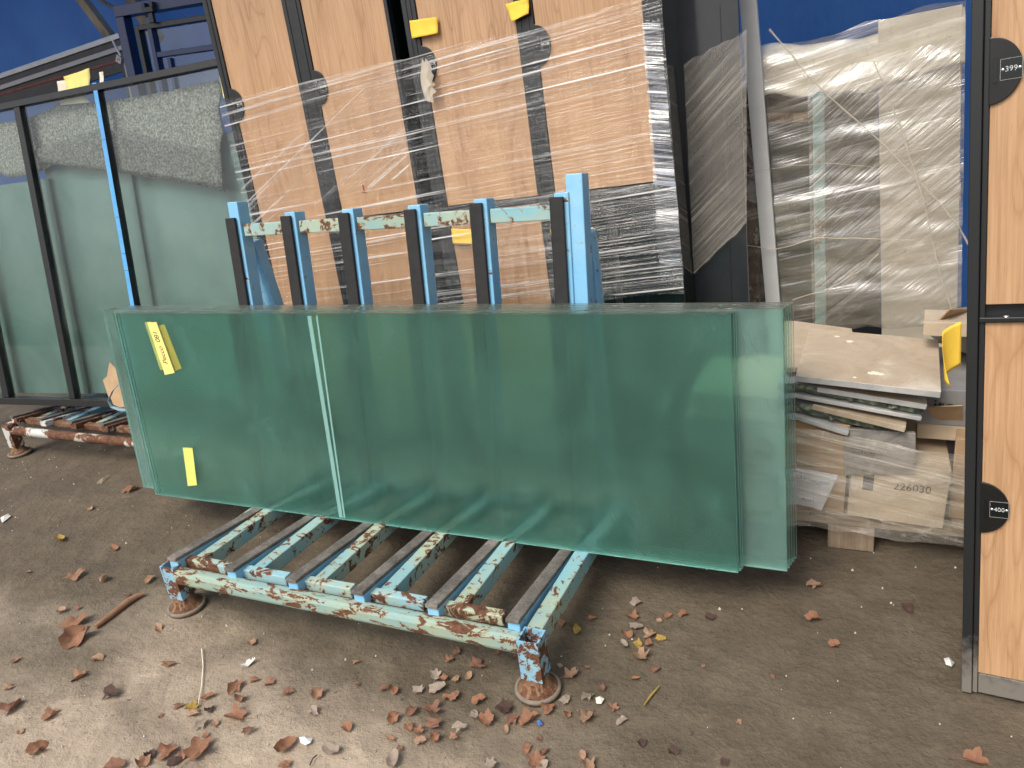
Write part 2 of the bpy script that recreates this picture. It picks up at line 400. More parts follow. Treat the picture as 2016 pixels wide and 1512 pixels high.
def frosted(name, tint, milk, rough, milk_fac):
    """acid-etched green float glass: rough transmission with a milky skin"""
    t = NT(name); v = t.coord()
    n = t.noise(v, 2.0, 4, .6); f = t.noise(v, 40, 3, .6)
    g = t.node('ShaderNodeBsdfGlass'); g.inputs['IOR'].default_value = 1.45
    g.inputs['Color'].default_value = (*tint, 1); t.link(t.ramp(f, [(.3, rough*.92), (.7, rough*1.08)]), g.inputs['Roughness'])
    d = t.node('ShaderNodeBsdfDiffuse'); d.inputs[0].default_value = (*milk, 1)
    tl = t.node('ShaderNodeBsdfTranslucent'); tl.inputs[0].default_value = (*milk, 1)
    dm = t.node('ShaderNodeMixShader'); dm.inputs[0].default_value = .5; t.link(d.outputs[0], dm.inputs[1]); t.link(tl.outputs[0], dm.inputs[2])
    mx = t.node('ShaderNodeMixShader'); sm = t.noise(t.coord((1, .5, 1), rot=(0, 0, .5)), 5, 5, .7, 1.5)
    t.link(t.math('MULTIPLY', t.ramp(n, [(.3, milk_fac*.6), (.7, milk_fac*1.4)]), t.ramp(sm, [(.3, .6), (.55, 1.0), (.75, 1.7)])), mx.inputs[0])
    t.link(g.outputs[0], mx.inputs[1]); t.link(dm.outputs[0], mx.inputs[2]); t.link(mx.outputs[0], t.out.inputs[0]); return t.m
MT['etched'] = frosted('etched_green_glass', (.86, .98, .955), (.38, .78, .69), .13, .085)
MT['etched_back'] = frosted('etched_green_glass_rear', (.93, .988, .97), (.28, .60, .50), .05, .004)
def edge_mat(name, a, b):
    t = NT(name); n = t.noise(t.coord((1, 1, 1)), 14, 5, .7, .5); f = t.noise(t.coord((1, 9, 1)), 60, 4, .7)
    col = t.mix(t.ramp(f, [(.60, 0.0), (.70, .8)]), t.ramp(n, [(.35, a), (.65, b)]), (.62, .68, .64))
    t.set(Base_Color=col, Roughness=.22); return t.m
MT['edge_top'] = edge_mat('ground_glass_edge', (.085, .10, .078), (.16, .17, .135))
MT['edge_side'] = edge_mat('glass_edge_glow', (.30, .62, .58), (.48, .78, .74))  # edge glow of light piped through the glass is put into this pale colour

def haze_glass():
    t = NT('frosted_teal_glass'); v = t.coord(); n = t.noise(v, 1.6, 4, .6, .6)
    t.set(Base_Color=t.ramp(n, [(.3, (.10, .165, .15)), (.7, (.17, .25, .23))]), Roughness=.22); return t.m
MT['teal_glass'] = haze_glass()
def felt(name, g):
    t = NT(name); v = t.coord(); n = t.noise(v, 95, 4, .8); f = t.noise(v, 55, 3, .7, 1.0); b = t.noise(v, 3, 3, .5)
    col = t.ramp(n, [(.34, (.07*g, .066*g, .06*g)), (.5, (.24*g, .228*g, .205*g)), (.64, (.46*g, .445*g, .41*g))])
    col = t.mix(t.ramp(f, [(.66, 0.0), (.70, .8)]), col, (.62, .56, .46))
    col = t.mix(t.ramp(f, [(.30, .7), (.36, 0.0)]), col, (.05, .045, .05))
    t.set(Base_Color=col, Roughness=1.0); t.bump(n, .25, .003); return t.m
MT['felt'] = felt('grey_recycled_felt', 1.0); MT['felt_dark'] = felt('brown_grey_recycled_felt', .62)
def leaf_mat(name, a, b):
    t = NT(name); v = t.coord(); n = t.noise(v, 28, 5, .65); f = t.noise(v, 120, 3, .6)
    col = t.ramp(t.math('ADD', t.math('MULTIPLY', n, .7), t.math('MULTIPLY', f, .3)), [(.32, b), (.66, a)])
    t.set(Base_Color=col, Roughness=.75); t.bump(n, .4, .004)
    tl = t.node('ShaderNodeBsdfTranslucent'); t.link(col, tl.inputs[0]); mx = t.node('ShaderNodeMixShader'); mx.inputs[0].default_value = .15
    t.link(t.b.outputs[0], mx.inputs[1]); t.link(tl.outputs[0], mx.inputs[2]); t.link(mx.outputs[0], t.out.inputs[0]); return t.m
LEAFM = {'rust': leaf_mat('rust_leaf', (.29, .145, .09), (.15, .07, .045)), 'orange': leaf_mat('orange_leaf', (.36, .175, .095), (.20, .095, .055)),
         'tan': leaf_mat('tan_leaf', (.44, .28, .18), (.26, .15, .09)), 'dark': leaf_mat('dark_leaf', (.10, .055, .04), (.045, .025, .02)),
         'grey': leaf_mat('grey_leaf', (.42, .34, .27), (.25, .19, .15)), 'yellow': leaf_mat('yellow_leaf', (.48, .33, .07), (.25, .15, .04)),
         'pink': leaf_mat('pinkish_brown_leaf', (.40, .22, .13), (.22, .11, .065))}

# ------------------------------------------------------------------ ground
def axis(lo, hi, step, far):
    a = [lo + step*i for i in range(int((hi-lo)/step)+1)]
    out = a[:]; d = step
    while out[-1] < far: d *= 1.5; out.append(out[-1]+d)
    d = step
    while out[0] > -far: d *= 1.5; out.insert(0, out[0]-d)
    return out
xs = axis(-5.2, 1.2, .03, 220); ys = axis(.3, 4.4, .03, 220)
gb = MB(); gv = []
for y in ys:
    for x in xs:
        near = max(0, 1 - max(abs(x+2)/9, abs(y-2)/8))
        z = near*(nz(x*1.1, y*1.1)*.010 + nz(x*4, y*4, 3)*.006 + nz(x*13, y*13, 7)*.0028) - .004
        gv.append((x, y, z))
nx = len(xs)
gb.add(gv, [(j*nx+i, j*nx+i+1, (j+1)*nx+i+1, (j+1)*nx+i) for j in range(len(ys)-1) for i in range(nx-1)], True)
tag(gb.build('ground', MT['ground']), kind='structure', label='packed brown dirt ground with pale sandy patches')
gr = MB()
for _ in range(420):
    x, y = rnd.uniform(-4.8, .6), rnd.uniform(.7, 2.6); r = rnd.uniform(.0012, .0038) * (1.6 if rnd.random() < .12 else 1)
    a = rnd.uniform(0, 6); q = [(x + r*cos(a+k*2*pi/5)*rnd.uniform(.6, 1.3), y + r*sin(a+k*2*pi/5)*rnd.uniform(.6, 1.3), -.002) for k in range(5)]
    gr.add(q + [(x, y, r*1.1)], [(k, (k+1) % 5, 5) for k in range(5)])
tag(gr.build('grit', MT['grit']), kind='stuff', label='pale grit and crumbs on the dirt')

# ------------------------------------------------------------------ tarpaulin shelter
tw = MB()
def tarp_fn(s_, t_):
    x = -9 + 12*s_
    if t_ < .55:
        h = t_/.55; y = 4.35 - .25*h; z = 2.75*h
        y += .05*sin(x*2.1+z) * (1-h*.5) + .03*nz(x*1.5, z*2)
    else:
        h = (t_-.55)/.45; y = 4.1 - 2.35*h; z = 2.75 + .55*h - .25*sin(pi*h) + .04*nz(x, y*2)
    return (x, y, z)
tw.sheet(tarp_fn, 90, 50)
tag(tw.build('tarpaulin', MT['tarp']), 'blue tarpaulin sheet closing off the back of the shelter', 'tarpaulin')

def pole(name, a, b, r, mat, label, cat, n=10):
    m = MB(); m.tube([a, Vector(a).lerp(Vector(b), .5) + Vector((.006, 0, .004)), b], r, n)
    o = m.build(name, mat); tag(o, label, cat); return o
p0, p1 = hy((247, 112), 3.85), hy((160, -4), 3.8); d = p1 - p0
m = MB(); m.bar(p0 - d*.05, p1 + d*1.4, (0, -1, 0), .055, .05)
tag(m.build('timber_pole', MT['timber'], bevel=.004), 'slanting weathered timber pole in front of the blue tarpaulin at upper left', 'pole')
p0, p1 = hy((300, 60), 4.0), hy((258, -6), 4.0); d = p1 - p0
m = MB(); m.bar(p0 - d*.3, p1 + d*1.5, (0, -1, 0), .07, .06)
tag(m.build('timber_beam', MT['timber'], bevel=.004), 'short stretch of timber beam above the dark window frame', 'beam')
p0, p1 = hy((198, 0), 3.95), hy((246, 28), 3.95); d = p1 - p0
m = MB(); m.bar(p0 - d*.4, p1 + d*.15, (0, -1, 0), .018, .016)
tag(m.build('timber_batten', MT['timber']), 'thin wooden batten between the slanting pole and the beam', 'batten')
# aluminium rail with dark groove, leaning red pipe, dark post with brackets
t = thing('aluminium_rail', 'long grey aluminium rail lying above the glazed frame at upper left', 'rail', loc=hy((232, 78), 3.75))
a, b = hy((240, 70), 3.75) - t.location, hy((-60, 172), 3.75) - t.location; dd = (b - a).normalized(); up = Vector((0, 0, 1))
for nm, off, w, h, mt in (('rail_body', 0, .05, .03, 'alu'), ('groove', -.034, .03, .036, 'darksteel'), ('lower_flange', -.066, .05, .026, 'greyprof'), ('web_plate', -.135, .02, .11, 'darksteel')):
    mb = MB(); mb.bar(a + up*off, b + up*off, up, w, h); mb.build(nm, MT[mt], t, .002)
pole('red_pipe', hy((245, 118), 3.75), hy((-60, 205), 3.75), .014, MT['redpipe'], 'dark red pipe running below the grey aluminium rail', 'pipe')
t = thing('dark_post', 'dark steel post with small perforated brackets under the timber pole', 'post', loc=(hy((250, 118), 3.7)[0], hy((250, 118), 3.7)[1], 0))
tp_ = hy((250, 112), 3.7) - t.location; bt = hy((268, 200), 3.7) - t.location; bt = tp_ + (bt - tp_)*(-tp_.z/(bt.z - tp_.z))
mb = MB(); mb.bar(tp_, bt, (0, -1, 0), .075, .05); mb.build('post_body', MT['darksteel'], t, .003)
mb = MB(); o_ = Vector((.012, -.03, 0)); mb.bar(tp_ + o_, bt + o_, (0, -1, 0), .022, .012); mb.build('channel', MT['greyprof'], t)
for px in ((233, 117), (251, 107)):
    c = hy(px, 3.64) - t.location; mb = MB(); r = .028
    poly = [(c.x + r*cos(a_), c.z + r*sin(a_)) for a_ in (.2, 1.77, 3.34, 4.91)]
    mb.add([(p[0], c.y, p[1]) for p in poly] + [(p[0], c.y+.008, p[1]) for p in poly], [(0,1,2,3), (7,6,5,4), (0,4,5,1), (1,5,6,2), (2,6,7,3), (3,7,4,0)])
    br = mb.build('bracket', MT['grit'], t)
    mb = MB()
    for dx in (-.009, .009): mb.box(c.x+dx-.003, c.x+dx+.003, c.y-.0015, c.y, c.z-.003, c.z+.003)
    mb.build('hole', MT['darksteel'], br)
c0 = [hy(p, 3.62) for p in ((222, 80), (226, 88), (232, 100), (238, 110))]
m = MB(); m.tube(c0, .007, 6); tag(m.build('white_rag', MT['plastic']), 'twisted white rag knotted at the foot of the timber pole', 'rag')

# dark window frame leaning behind the glazed frame
WF = Frame(hy((275, 185), 3.25), 4, -1.5, 4)
t = thing('window_frame', 'dark navy window frame with inner sash leaning by the blue tarpaulin', 'window', WF.matrix())
u1, v1 = WF.uv((246, 34)); uR = WF.uv((440, 100))[0] + .25
mb = MB(); v0 = -.9; fw = .055
mb.box(-.03, -.03+fw, v0, v1, -.03, .03); mb.box(-.03, uR, v1, v1+fw, -.03, .03); mb.build('outer_frame', MT['navy'], t, .003)
mb = MB(); mb.box(.075, .10, v0, v1-.05, -.02, .022); mb.box(.10, uR, v1-.075, v1-.05, -.02, .022); mb.build('inner_frame', MT['black'], t, .002)
vb = WF.uv((320, 108))[1]
mb = MB(); mb.box(.155, .18, v0, v1-.02, -.02, .02); mb.build('stile', MT['navy'], t, .002)
mb = MB(); mb.box(.182, uR, vb-.012, vb+.014, -.02, .018); mb.build('glazing_bar', MT['navy'], t, .002)
mb = MB(); mb.box(.24, .26, v0, vb-.02, -.01, .015); mb.build('glazing_bar', MT['navy'], t, .002)
mb = MB(); mb.box(.10, uR, v0, v1-.08, -.006, -.002); mb.build('pane', MT['clear'], t)
mb = MB(); hu, hv = WF.uv((305, 22)); mb.box(hu-.03, hu+.04, hv-.012, hv+.012, .03, .06); mb.box(hu-.03, hu-.01, hv+.012, hv+.035, .03, .055); mb.box(hu+.02, hu+.04, hv+.012, hv+.035, .03, .055); mb.box(hu-.004, hu+.024, hv-.06, hv-.012, .03, .05)
mb.build('latch', MT['darksteel'], t, .002)

# ------------------------------------------------------------------ left glazed frame on a rusty rack
FF = Frame((-4.45, 2.42, .2), 10, 1.3, 1.7)
t = thing('glazed_frame', 'large black glazed frame with tall panes leaning on the rusty rack', 'glazed frame', FF.matrix())
U0, U1 = -.35, 2.30; VB, VT = .025, 1.545
mb = MB(); mb.box(U0, U1, VT-.03, VT, -.022, .022); mb.build('top_rail', MT['black'], t, .002)
mb = MB(); mb.box(U0, U1, VB, VB+.036, -.03, .03); mb.build('bottom_rail', MT['black'], t, .002)
for uc, w in ((.19, .05), (.715, .042), (1.262, .02)):
    mb = MB(); mb.box(uc-w/2, uc+w/2, VB+.037, VT-.031, -.02, .02); mb.build('mullion', MT['black'], t, .002)
for (a, b) in ((U0, .16), (.216, .692), (.738, 1.25), (1.274, U1)):
    mb = MB(); mb.box(a, b, VB+.037, VT-.031, -.004, .004); mb.build('pane', MT['clear'], t)
mb = MB(); ur = 1.262
segs = [(VT+.004, 1.30), (1.298, .95), (.948, .78), (.778, .70), (.698, .12)]
for i, (a, b) in enumerate(segs):
    mb.box(ur-.013+rnd.uniform(-.001, .001), ur+.013, b, a, .0205, .0215+.0003*(i % 2))
mb.build('blue_tape', MT['bluetape'], t)
# frosted sheets standing behind the frame
for k, (a, b, top) in enumerate(((-.3, .735, 1.18), (.70, 1.285, 1.24), (1.245, 2.36, 1.27))):
    mb = MB(); dz = -.016*k; mb.box(a, b, .07, top, -.075+dz, -.063+dz)
    o = mb.build('frosted_sheet', MT['teal_glass'], None, .001, FF.matrix())
    tag(o, ('teal frosted glass sheet behind the leftmost pane of the black frame', 'teal frosted glass sheet behind the middle pane of the black frame', 'teal frosted glass sheet behind the right pane, next to the wrapped lockers')[k], 'glass sheet', 'frosted sheets behind the glazed frame')
def cloth(name, pix, off, thick, label, nu=46, nv=20, top=None):
    pts = [FF.uv(p, off) for p in pix]
    us = [p[0] for p in pts]; vs_ = [p[1] for p in pts]
    bm = bmesh.new(); vv = [bm.verts.new((p[0], p[1], off)) for p in pts]; f = bm.faces.new(vv)
    bmesh.ops.triangulate(bm, faces=[f])
    for _ in range(4):
        bmesh.ops.subdivide_edges(bm, edges=[e for e in bm.edges if e.calc_length() > .05], cuts=1, use_grid_fill=False)
        bmesh.ops.triangulate(bm, faces=bm.faces[:])
    for v in bm.verts:
        v.co.z += .004*nz(v.co.x*6, v.co.y*4, off*50) + .004*nz(v.co.x*25, v.co.y*25)
        v.co.x += .006*nz(v.co.x*30, v.co.y*30, 5); v.co.y += .006*nz(v.co.x*30, v.co.y*30, 9)
    me = bpy.data.meshes.new(name); bm.to_mesh(me); bm.free(); me.materials.append(MT['felt_dark' if 'flap' in name else 'felt'])
    for p in me.polygons: p.use_smooth = True
    o = bpy.data.objects.new(name, me); C.objects.link(o); o.matrix_world = FF.matrix()
    sm = o.modifiers.new('thickness', 'SOLIDIFY'); sm.thickness = thick; sm.offset = -1
    return tag(o, label, 'felt blanket')
cloth('felt_blanket', [(-40, 252), (60, 232), (105, 214), (112, 205), (200, 202), (330, 180), (428, 158), (437, 175), (432, 215), (440, 260), (434, 300), (444, 378), (395, 366), (300, 350), (200, 335), (110, 322), (66, 345), (20, 350), (-40, 325)], -.052, .006,
      'grey speckled felt blanket hanging wide behind the glass of the black frame')
cloth('felt_flap', [(68, 296), (130, 275), (196, 254), (260, 262), (350, 282), (436, 300), (441, 374), (395, 362), (300, 346), (230, 338), (130, 326), (78, 318)], -.030, .006,
      'darker folded flap of grey felt lying over the wide felt blanket')
# papers on top of the frame
def note(name, fr, pix, off, mat, label, cat='note', curl=.004, group=None):
    pts = [fr.uv(p, off) for p in pix]     # tl, tr, br, bl
    mb = MB()
    def fn(s_, t_):
        a = Vector(pts[0]).lerp(Vector(pts[1]), s_); b = Vector(pts[3]).lerp(Vector(pts[2]), s_); q = a.lerp(b, t_)
        return (q.x, q.y, off + curl*(t_**2)*(1+.6*sin(3*s_)) + curl*.5*nz(s_*3, t_*3, q.x*9))
    mb.sheet(fn, 8, 8)
    o = mb.build(name, mat, None, 0, fr.matrix())
    s_ = o.modifiers.new('thickness', 'SOLIDIFY'); s_.thickness = .0006
    return tag(o, label, cat, group)
note('yellow_paper', FF, [(125, 151), (176, 134), (180, 170), (136, 182)], -.026, MT['yellow2'], 'crumpled yellow paper sticking up over the top rail of the black frame', 'paper', .012)
note('cream_paper', FF, [(112, 160), (138, 157), (180, 202), (121, 208)], -.036, MT['paper'], 'cream paper hanging behind the top rail of the black frame', 'paper', .006)
note('paper_slip', FF, [(432, 150), (438, 146), (451, 192), (441, 194)], .026, MT['yellow2'], 'narrow pale yellow slip at the left edge of the wrapped lockers', 'paper', .002)
note('red_tipped_scrap', FF, [(195, 142), (203, 141), (206, 162), (198, 164)], -.03, MT['paper'], 'small white scrap standing on the top rail of the black frame', 'paper', .004)

# rusty rack under it
def stillage_foot(parent, loc, name='foot', r=.057, hh=.052, mats=None):
    mb = MB(); mb.lathe([(.026, hh), (.030, hh*.75), (.040, hh*.35), (r*.88, .012), (r*.96, .010), (r, .006), (r, -.004), (0, -.004)], (0, 0, 0), 28)
    o = mb.build(name, MT['rust'], parent); o.location = loc
    mb = MB(); mb.lathe([(r*.90, .013), (r*1.02, .013), (r*1.04, .002), (r*.9, .002)], (0, 0, 0), 28)
    q = mb.build('rim', MT['rimdirt'], o); return o
rl = hz((40, 893))
t = thing('rusty_rack', 'low rusty steel rack carrying the black glazed frame', 'rack', loc=(rl.x, rl.y, 0))
RX = 1.5
for xx in (0, RX):
    stillage_foot(t, (xx, 0, 0)); mb = MB(); mb.box(xx-.028, xx+.028, -.028, .028, .045, .178); mb.build('leg', MT['rusty'], t, .004)
for xx in (0, RX):
    stillage_foot(t, (xx, .85, 0)); mb = MB(); mb.box(xx-.028, xx+.028, .822, .878, .045, .15); mb.build('leg', MT['rusty'], t, .004)
mb = MB(); mb.tube([(.03, 0, .138), (RX-.03, 0, .138)], .024, 12); mb.build('front_beam', MT['rusty'], t)
mb = MB(); mb.box(.03, RX-.03, .06, .095, .15, .178); mb.build('rail', MT['rust'], t, .003)
for i in range(6):
    x = .02 + i*.232
    mb = MB(); mb.bar((x, .02, .185), (x, .95, .185-.95*.16), (0, 0, 1), .045, .03); bb = mb.build('base_bar', MT['rusty'], t, .003)
    mb = MB(); mb.bar((x-.012, .02, .206), (x-.012, .95, .206-.95*.16), (0, 0, 1), .026, .010); mb.build('rubber_pad', MT['padtop'], bb)
    mb = MB(); mb.bar((x+.06, .09, .150), (x+.06, .95, .13), (0, 0, 1), .04, .035); mb.build('lower_bar', MT['mint'], t, .003)
# torn cardboard and strap loop
CF = Frame(hy((212, 800), 2.24), 14, 0, 10)
cp = [CF.uv(p) for p in ((217, 713), (226, 722), (250, 745), (262, 800), (228, 802), (214, 778), (204, 748), (212, 741))]
mb = MB(); mb.prism(cp, 0, .005); tag(mb.build('torn_cardboard', MT['card'], None, 0, CF.matrix()), 'torn piece of brown cardboard at the left edge of the green glass', 'cardboard')
lp = [hy(p, 2.19) for p in ((252, 745), (238, 752), (222, 768), (214, 786), (220, 800), (236, 806), (262, 808))]
mb = MB()
for i, p in enumerate(lp):
    pass
vsl = []
for p in lp: vsl += [p + Vector((0, -.009, -.004)), p + Vector((0, .009, .004))]
mb.add(vsl, [(2*i, 2*i+1, 2*i+3, 2*i+2) for i in range(len(lp)-1)], True)
o = mb.build('packing_strap', MT['strap']); s_ = o.modifiers.new('thickness', 'SOLIDIFY'); s_.thickness = .0025
tag(o, 'loop of blue grey packing strap beside the green glass stack', 'strap')

# ------------------------------------------------------------------ lockers
def half_disc(r, n=20, sq=.78):
    return [(0, -r)] + [(r*sq*sin(pi*k/n), -r*cos(pi*k/n)) for k in range(1, n)] + [(0, r)]
def lock_plate(parent, u, v, w, num, r=.062, sq=.9):
    mb = MB(); mb.prism([(u+p[0], v+p[1]) for p in half_disc(r, 24, sq)], w, w+.006)
    pl = mb.build('lock_plate', MT['plate'], parent, .0015)
    mb = MB(); mb.box(u+.008, u+.013, v-.022, v+.024, w+.006, w+.0085); mb.build('key_slot', MT['black_gloss'], pl)
    a, b = u + r*.30, u + r*sq*.97
    mb = MB(); mb.box(a, b, v-.019, v+.019, w+.006, w+.0075); mb.build('number_plate', MT['black_gloss'], pl, .0006)
    mb = MB()
    for (x0, x1, y0, y1) in ((a, b, .0185, .0193), (a, b, -.0193, -.0185), (a-.0004, a+.0004, -.019, .019), (b-.0004, b+.0004, -.019, .019)):
        mb.box(x0, x1, v+y0, v+y1, w+.0072, w+.0079)
    mb.build('plate_outline', MT['greycard'], pl)
    for x in (a+.004, b-.004):
        mb = MB(); mb.lathe([(.0032, 0), (.0028, .0012), (0, .0016)], (x, v, w+.0075), 10); mb.build('screw', MT['chrome'], pl)
    text('number', num, .0140, MT['platenum'], pl, ((a+b)/2, v, w+.0079))
    return pl

LR = Frame((.258, 1.74, 0), 4, 3.9, -8)
t = thing('tall_locker', 'tall black locker with wood doors 399 and 400 at right edge', 'locker', LR.matrix())
mb = MB(); mb.box(.002, .42, .0, 1.98, -.45, -.012); mb.build('carcass', MT['black'], t, .002)
def dusty_black():
    t_ = NT('dusty_black_coat'); v = t_.coord(); n = t_.noise(v, 45, 5, .7); y = t_.sep(v)[1]
    k = t_.math('ADD', t_.ramp(y, [(.0, 1.0), (.22, 0.0)]), t_.math('MULTIPLY', t_.math('SUBTRACT', n, .5), 1.1))
    t_.set(Base_Color=t_.mix(t_.ramp(k, [(.25, 0.0), (.8, .9)]), (.013, .0145, .016), (.20, .18, .155)), Roughness=.45); return t_.m
MT['dustyblack'] = dusty_black()
mb = MB(); mb.box(0, .021, .004, 1.98, -.010, .014); mb.build('post', MT['dustyblack'], t, .002)
mb = MB(); mb.box(.0225, .0325, .004, 1.98, -.011, .006); mb.build('hinge_strip', MT['dustyblack'], t, .001)
mb = MB(); mb.box(.034, .42, .004, .058, -.011, .004); mb.build('plinth', MT['dustyblack'], t, .002)
mb = MB(); mb.box(.022, .42, .925, .936, -.011, .012); mb.build('shelf_edge', MT['black'], t, .002)
mb = MB(); mb.lathe([(.006, 0), (.005, .002), (0, .003)], (0, 0, 0), 12); o = mb.build('bolt_cap', MT['chrome'], t); o.location = (.070, .9365, .006); o.rotation_euler = (-pi/2, 0, 0)
for k, (a, b, num, lv) in enumerate(((.962, 1.93, '399', 1.422), (.060, .923, '400', .497))):
    mb = MB(); mb.box(.0335, .40, a, b, -.011, .003); d_ = mb.build('door', MT['wood'][k*2], t, .001)
    lock_plate(d_, .031, lv, .0032, num)

LC = Frame((-2.33, 2.5, .17), 3.5, 2.6)
nums = ['416', '417', '418', '419']
for k, (ua, ub, label) in enumerate(((.018, .845, 'left wrapped locker unit with two columns of wood doors behind the blue rack'),
                                     (.900, 1.802, 'right wrapped locker unit missing its lower right door, behind the blue rack'))):
    t = thing('wrapped_locker', label, 'locker', LC.matrix(), group='film wrapped lockers behind the blue rack')
    mb = MB(); mb.box(ua, ub, 0, 1.86, -.45, -.014); mb.build('carcass', MT['black_gloss'], t, .003)
    cols = ((.060, .392), (.478, .828)) if k == 0 else ((.956, 1.318), (1.386, 1.742))
    posts = ((ua, .058), (.394, .476), (.830, ub)) if k == 0 else ((ua, .954), (1.320, 1.384), (1.744, ub))
    for j, (a, b) in enumerate(posts):
        bot = 0 if not (k == 1 and j == 2) else .9
        mb = MB(); mb.box(a, b, bot, 1.86, -.013, .010); mb.build('post', MT['black'], t, .002)
        if b - a > .03:
            mb = MB(); mb.box(b-.022, b-.016, bot+.01, 1.85, .0102, .0125); mb.box(a+.014, a+.02, bot+.01, 1.85, .0102, .0125); mb.build('post_ridge', MT['black'], t)
    for j, (a, b) in enumerate(cols):
        mb = MB(); mb.box(a, b, .915, 1.85, -.013, .004); d_ = mb.build('door', MT['wood'][(k*2+j) % 4], t, .001)
        lock_plate(d_, a - .004, 1.405 - .012*k*j, .0042 if True else 0, nums[k*2+j], .064, .78)
        mb = MB(); mb.box(a-.001, b+.001, .893, .910, -.012, .012); mb.build('shelf_edge', MT['black'], t, .001)
        if not (k == 1 and j == 1):
            mb = MB(); mb.box(a, b, .02, .888, -.013, .004); d2 = mb.build('door', MT['wood'][(k*2+j+1) % 4], t, .001)
        else:
            mb = MB(); mb.box(1.56, 1.585, .02, .888, -.0135, -.005); mb.build('partition_edge', MT['black'], t)
            mb = MB(); mb.box(a+.02, 1.555, .02, .888, -.0135, -.010); mb.box(1.59, ub-.01, .02, .888, -.0135, -.010); mb.build('bare_panel', MT['black_gloss'], t)
# pallet carrying the lockers
t = thing('locker_pallet', 'wooden pallet under the wrapped lockers, mostly hidden by green glass', 'pallet', loc=(-1.4, 2.75, 0))
for yy in (-.3, 0, .3):
    mb = MB(); mb.box(-.95, .95, yy-.05, yy+.05, .0, .09); mb.build('bearer', MT['palletwood'], t)
for yy in (-.36, -.18, 0, .18, .36):
    mb = MB(); mb.box(-.97, .97, yy-.06, yy+.06, .091, .112); mb.build('deck_board', MT['palletwood'], t)
# stretch film round the lockers
def film_sheet(name, fr, corners, off, mat, label, nu=60, nv=40, amp=.006, edge=.012, group=None, uscale=2.2, vscale=9):
    pts = [Vector(c) for c in corners]; mb = MB()
    def fn(s_, t_):
        a = pts[0].lerp(pts[1], s_); b = pts[3].lerp(pts[2], s_); q = a.lerp(b, t_)
        e = edge*(nz(s_*7, 1.3, off*70) if t_ in (0.0, 1.0) else 0)
        return (q.x, q.y + e, off + amp*nz(q.x*uscale, q.y*vscale, off*40) + amp*.5*nz(q.x*9, q.y*26, off*40))
    mb.sheet(fn, nu, nv)
    o = mb.build(name, mat, None, 0, fr.matrix())
    return tag(o, label, 'stretch film', group)
GF = 'layers of stretch film'
film_sheet('stretch_film', LC, [(.0, .555), (1.81, .535), (1.81, 1.455), (.0, 1.43)], .026, MT['film_h'], 'clear stretch film wound straight across the wood lockers', group=GF)
film_sheet('stretch_film', LC, [(.02, .93), (.84, 1.05), (.84, 1.42), (.02, 1.12)], .036, MT['film_d'], 'slanting band of stretch film over the left locker unit', group=GF)
film_sheet('stretch_film', LC, [(.86, .56), (1.812, .555), (1.812, .91), (.86, .93)], .034, film_mat('tight_film', radians(-3), .0, .9, 70, .4, .592, .62), 'tight lower band of stretch film across the missing door', group=GF)
# a loose film gusset at the right corner
film_sheet('stretch_film', LC, [(1.735, .60), (1.815, .60), (1.80, 1.39), (1.745, 1.40)], .030, film_mat('corner_film', radians(12), .04, .7, 60, 2.0, .50, .64, (.7, .74, .85), .2), 'crumpled film at the right corner of the wrapped lockers', 12, 60, .012, group=GF)
# ripped clump of film by the second lock
cl = [LC.uv(p, .04) for p in ((838, 120), (852, 140), (846, 160), (858, 172), (850, 178), (852, 195), (842, 190), (834, 160))]
mb = MB()
for q in range(5):
    dx, dy = rnd.uniform(-.012, .012), rnd.uniform(-.02, .02); n_ = len(cl)
    mb.add([(p[0]+dx, p[1]+dy, .034+q*.004+.006*rnd.random()) for p in cl] , [(0, 1, 7), (1, 2, 6, 7), (2, 3, 4, 6), (4, 5, 6)], False)
tag(mb.build('film_knot', MT['rope'], None, 0, LC.matrix()), 'ripped knot of film by the lock between the two locker units', 'film scrap')
# sticky notes on the lockers
GN = 'yellow notes on the wrapped lockers'
note('sticky_note', LC, [(806, 41), (860, 33), (864, 66), (812, 76)], .018, MT['yellow'], 'yellow note stuck high across the joint of the two locker units', 'note', .006, GN)
note('sticky_note', LC, [(995, 8), (1040, -4), (1043, 27), (1009, 44)], .020, MT['yellow'], 'yellow note at top on the post left of the last locker column', 'note', .008, GN)
note('sticky_note', LC, [(888, 450), (936, 452), (938, 482), (892, 480)], .020, MT['yellow'], 'yellow note under the film beside the fifth upright of the blue rack', 'note', .002, GN)
note('sticky_note', LC, [(1083, 452), (1168, 448), (1173, 478), (1088, 480)], .020, MT['yellow'], 'yellow note under the film behind the tall right post', 'note', .002, GN)
mb = MB(); ru, rv = LC.uv((716, 372), .006)
mb.tube([(ru-.012, rv-.012, .0055), (ru+.008, rv-.012, .0055)], .002, 5); mb.tube([(ru, rv-.01, .0055), (ru-.002, rv+.016, .0055)], .003, 5)
tag(mb.build('red_mark', plain('red_marker', (.45, .06, .05), .6, .1), None, 0, LC.matrix()), 'small red marker scrawl on the second locker column', 'mark')

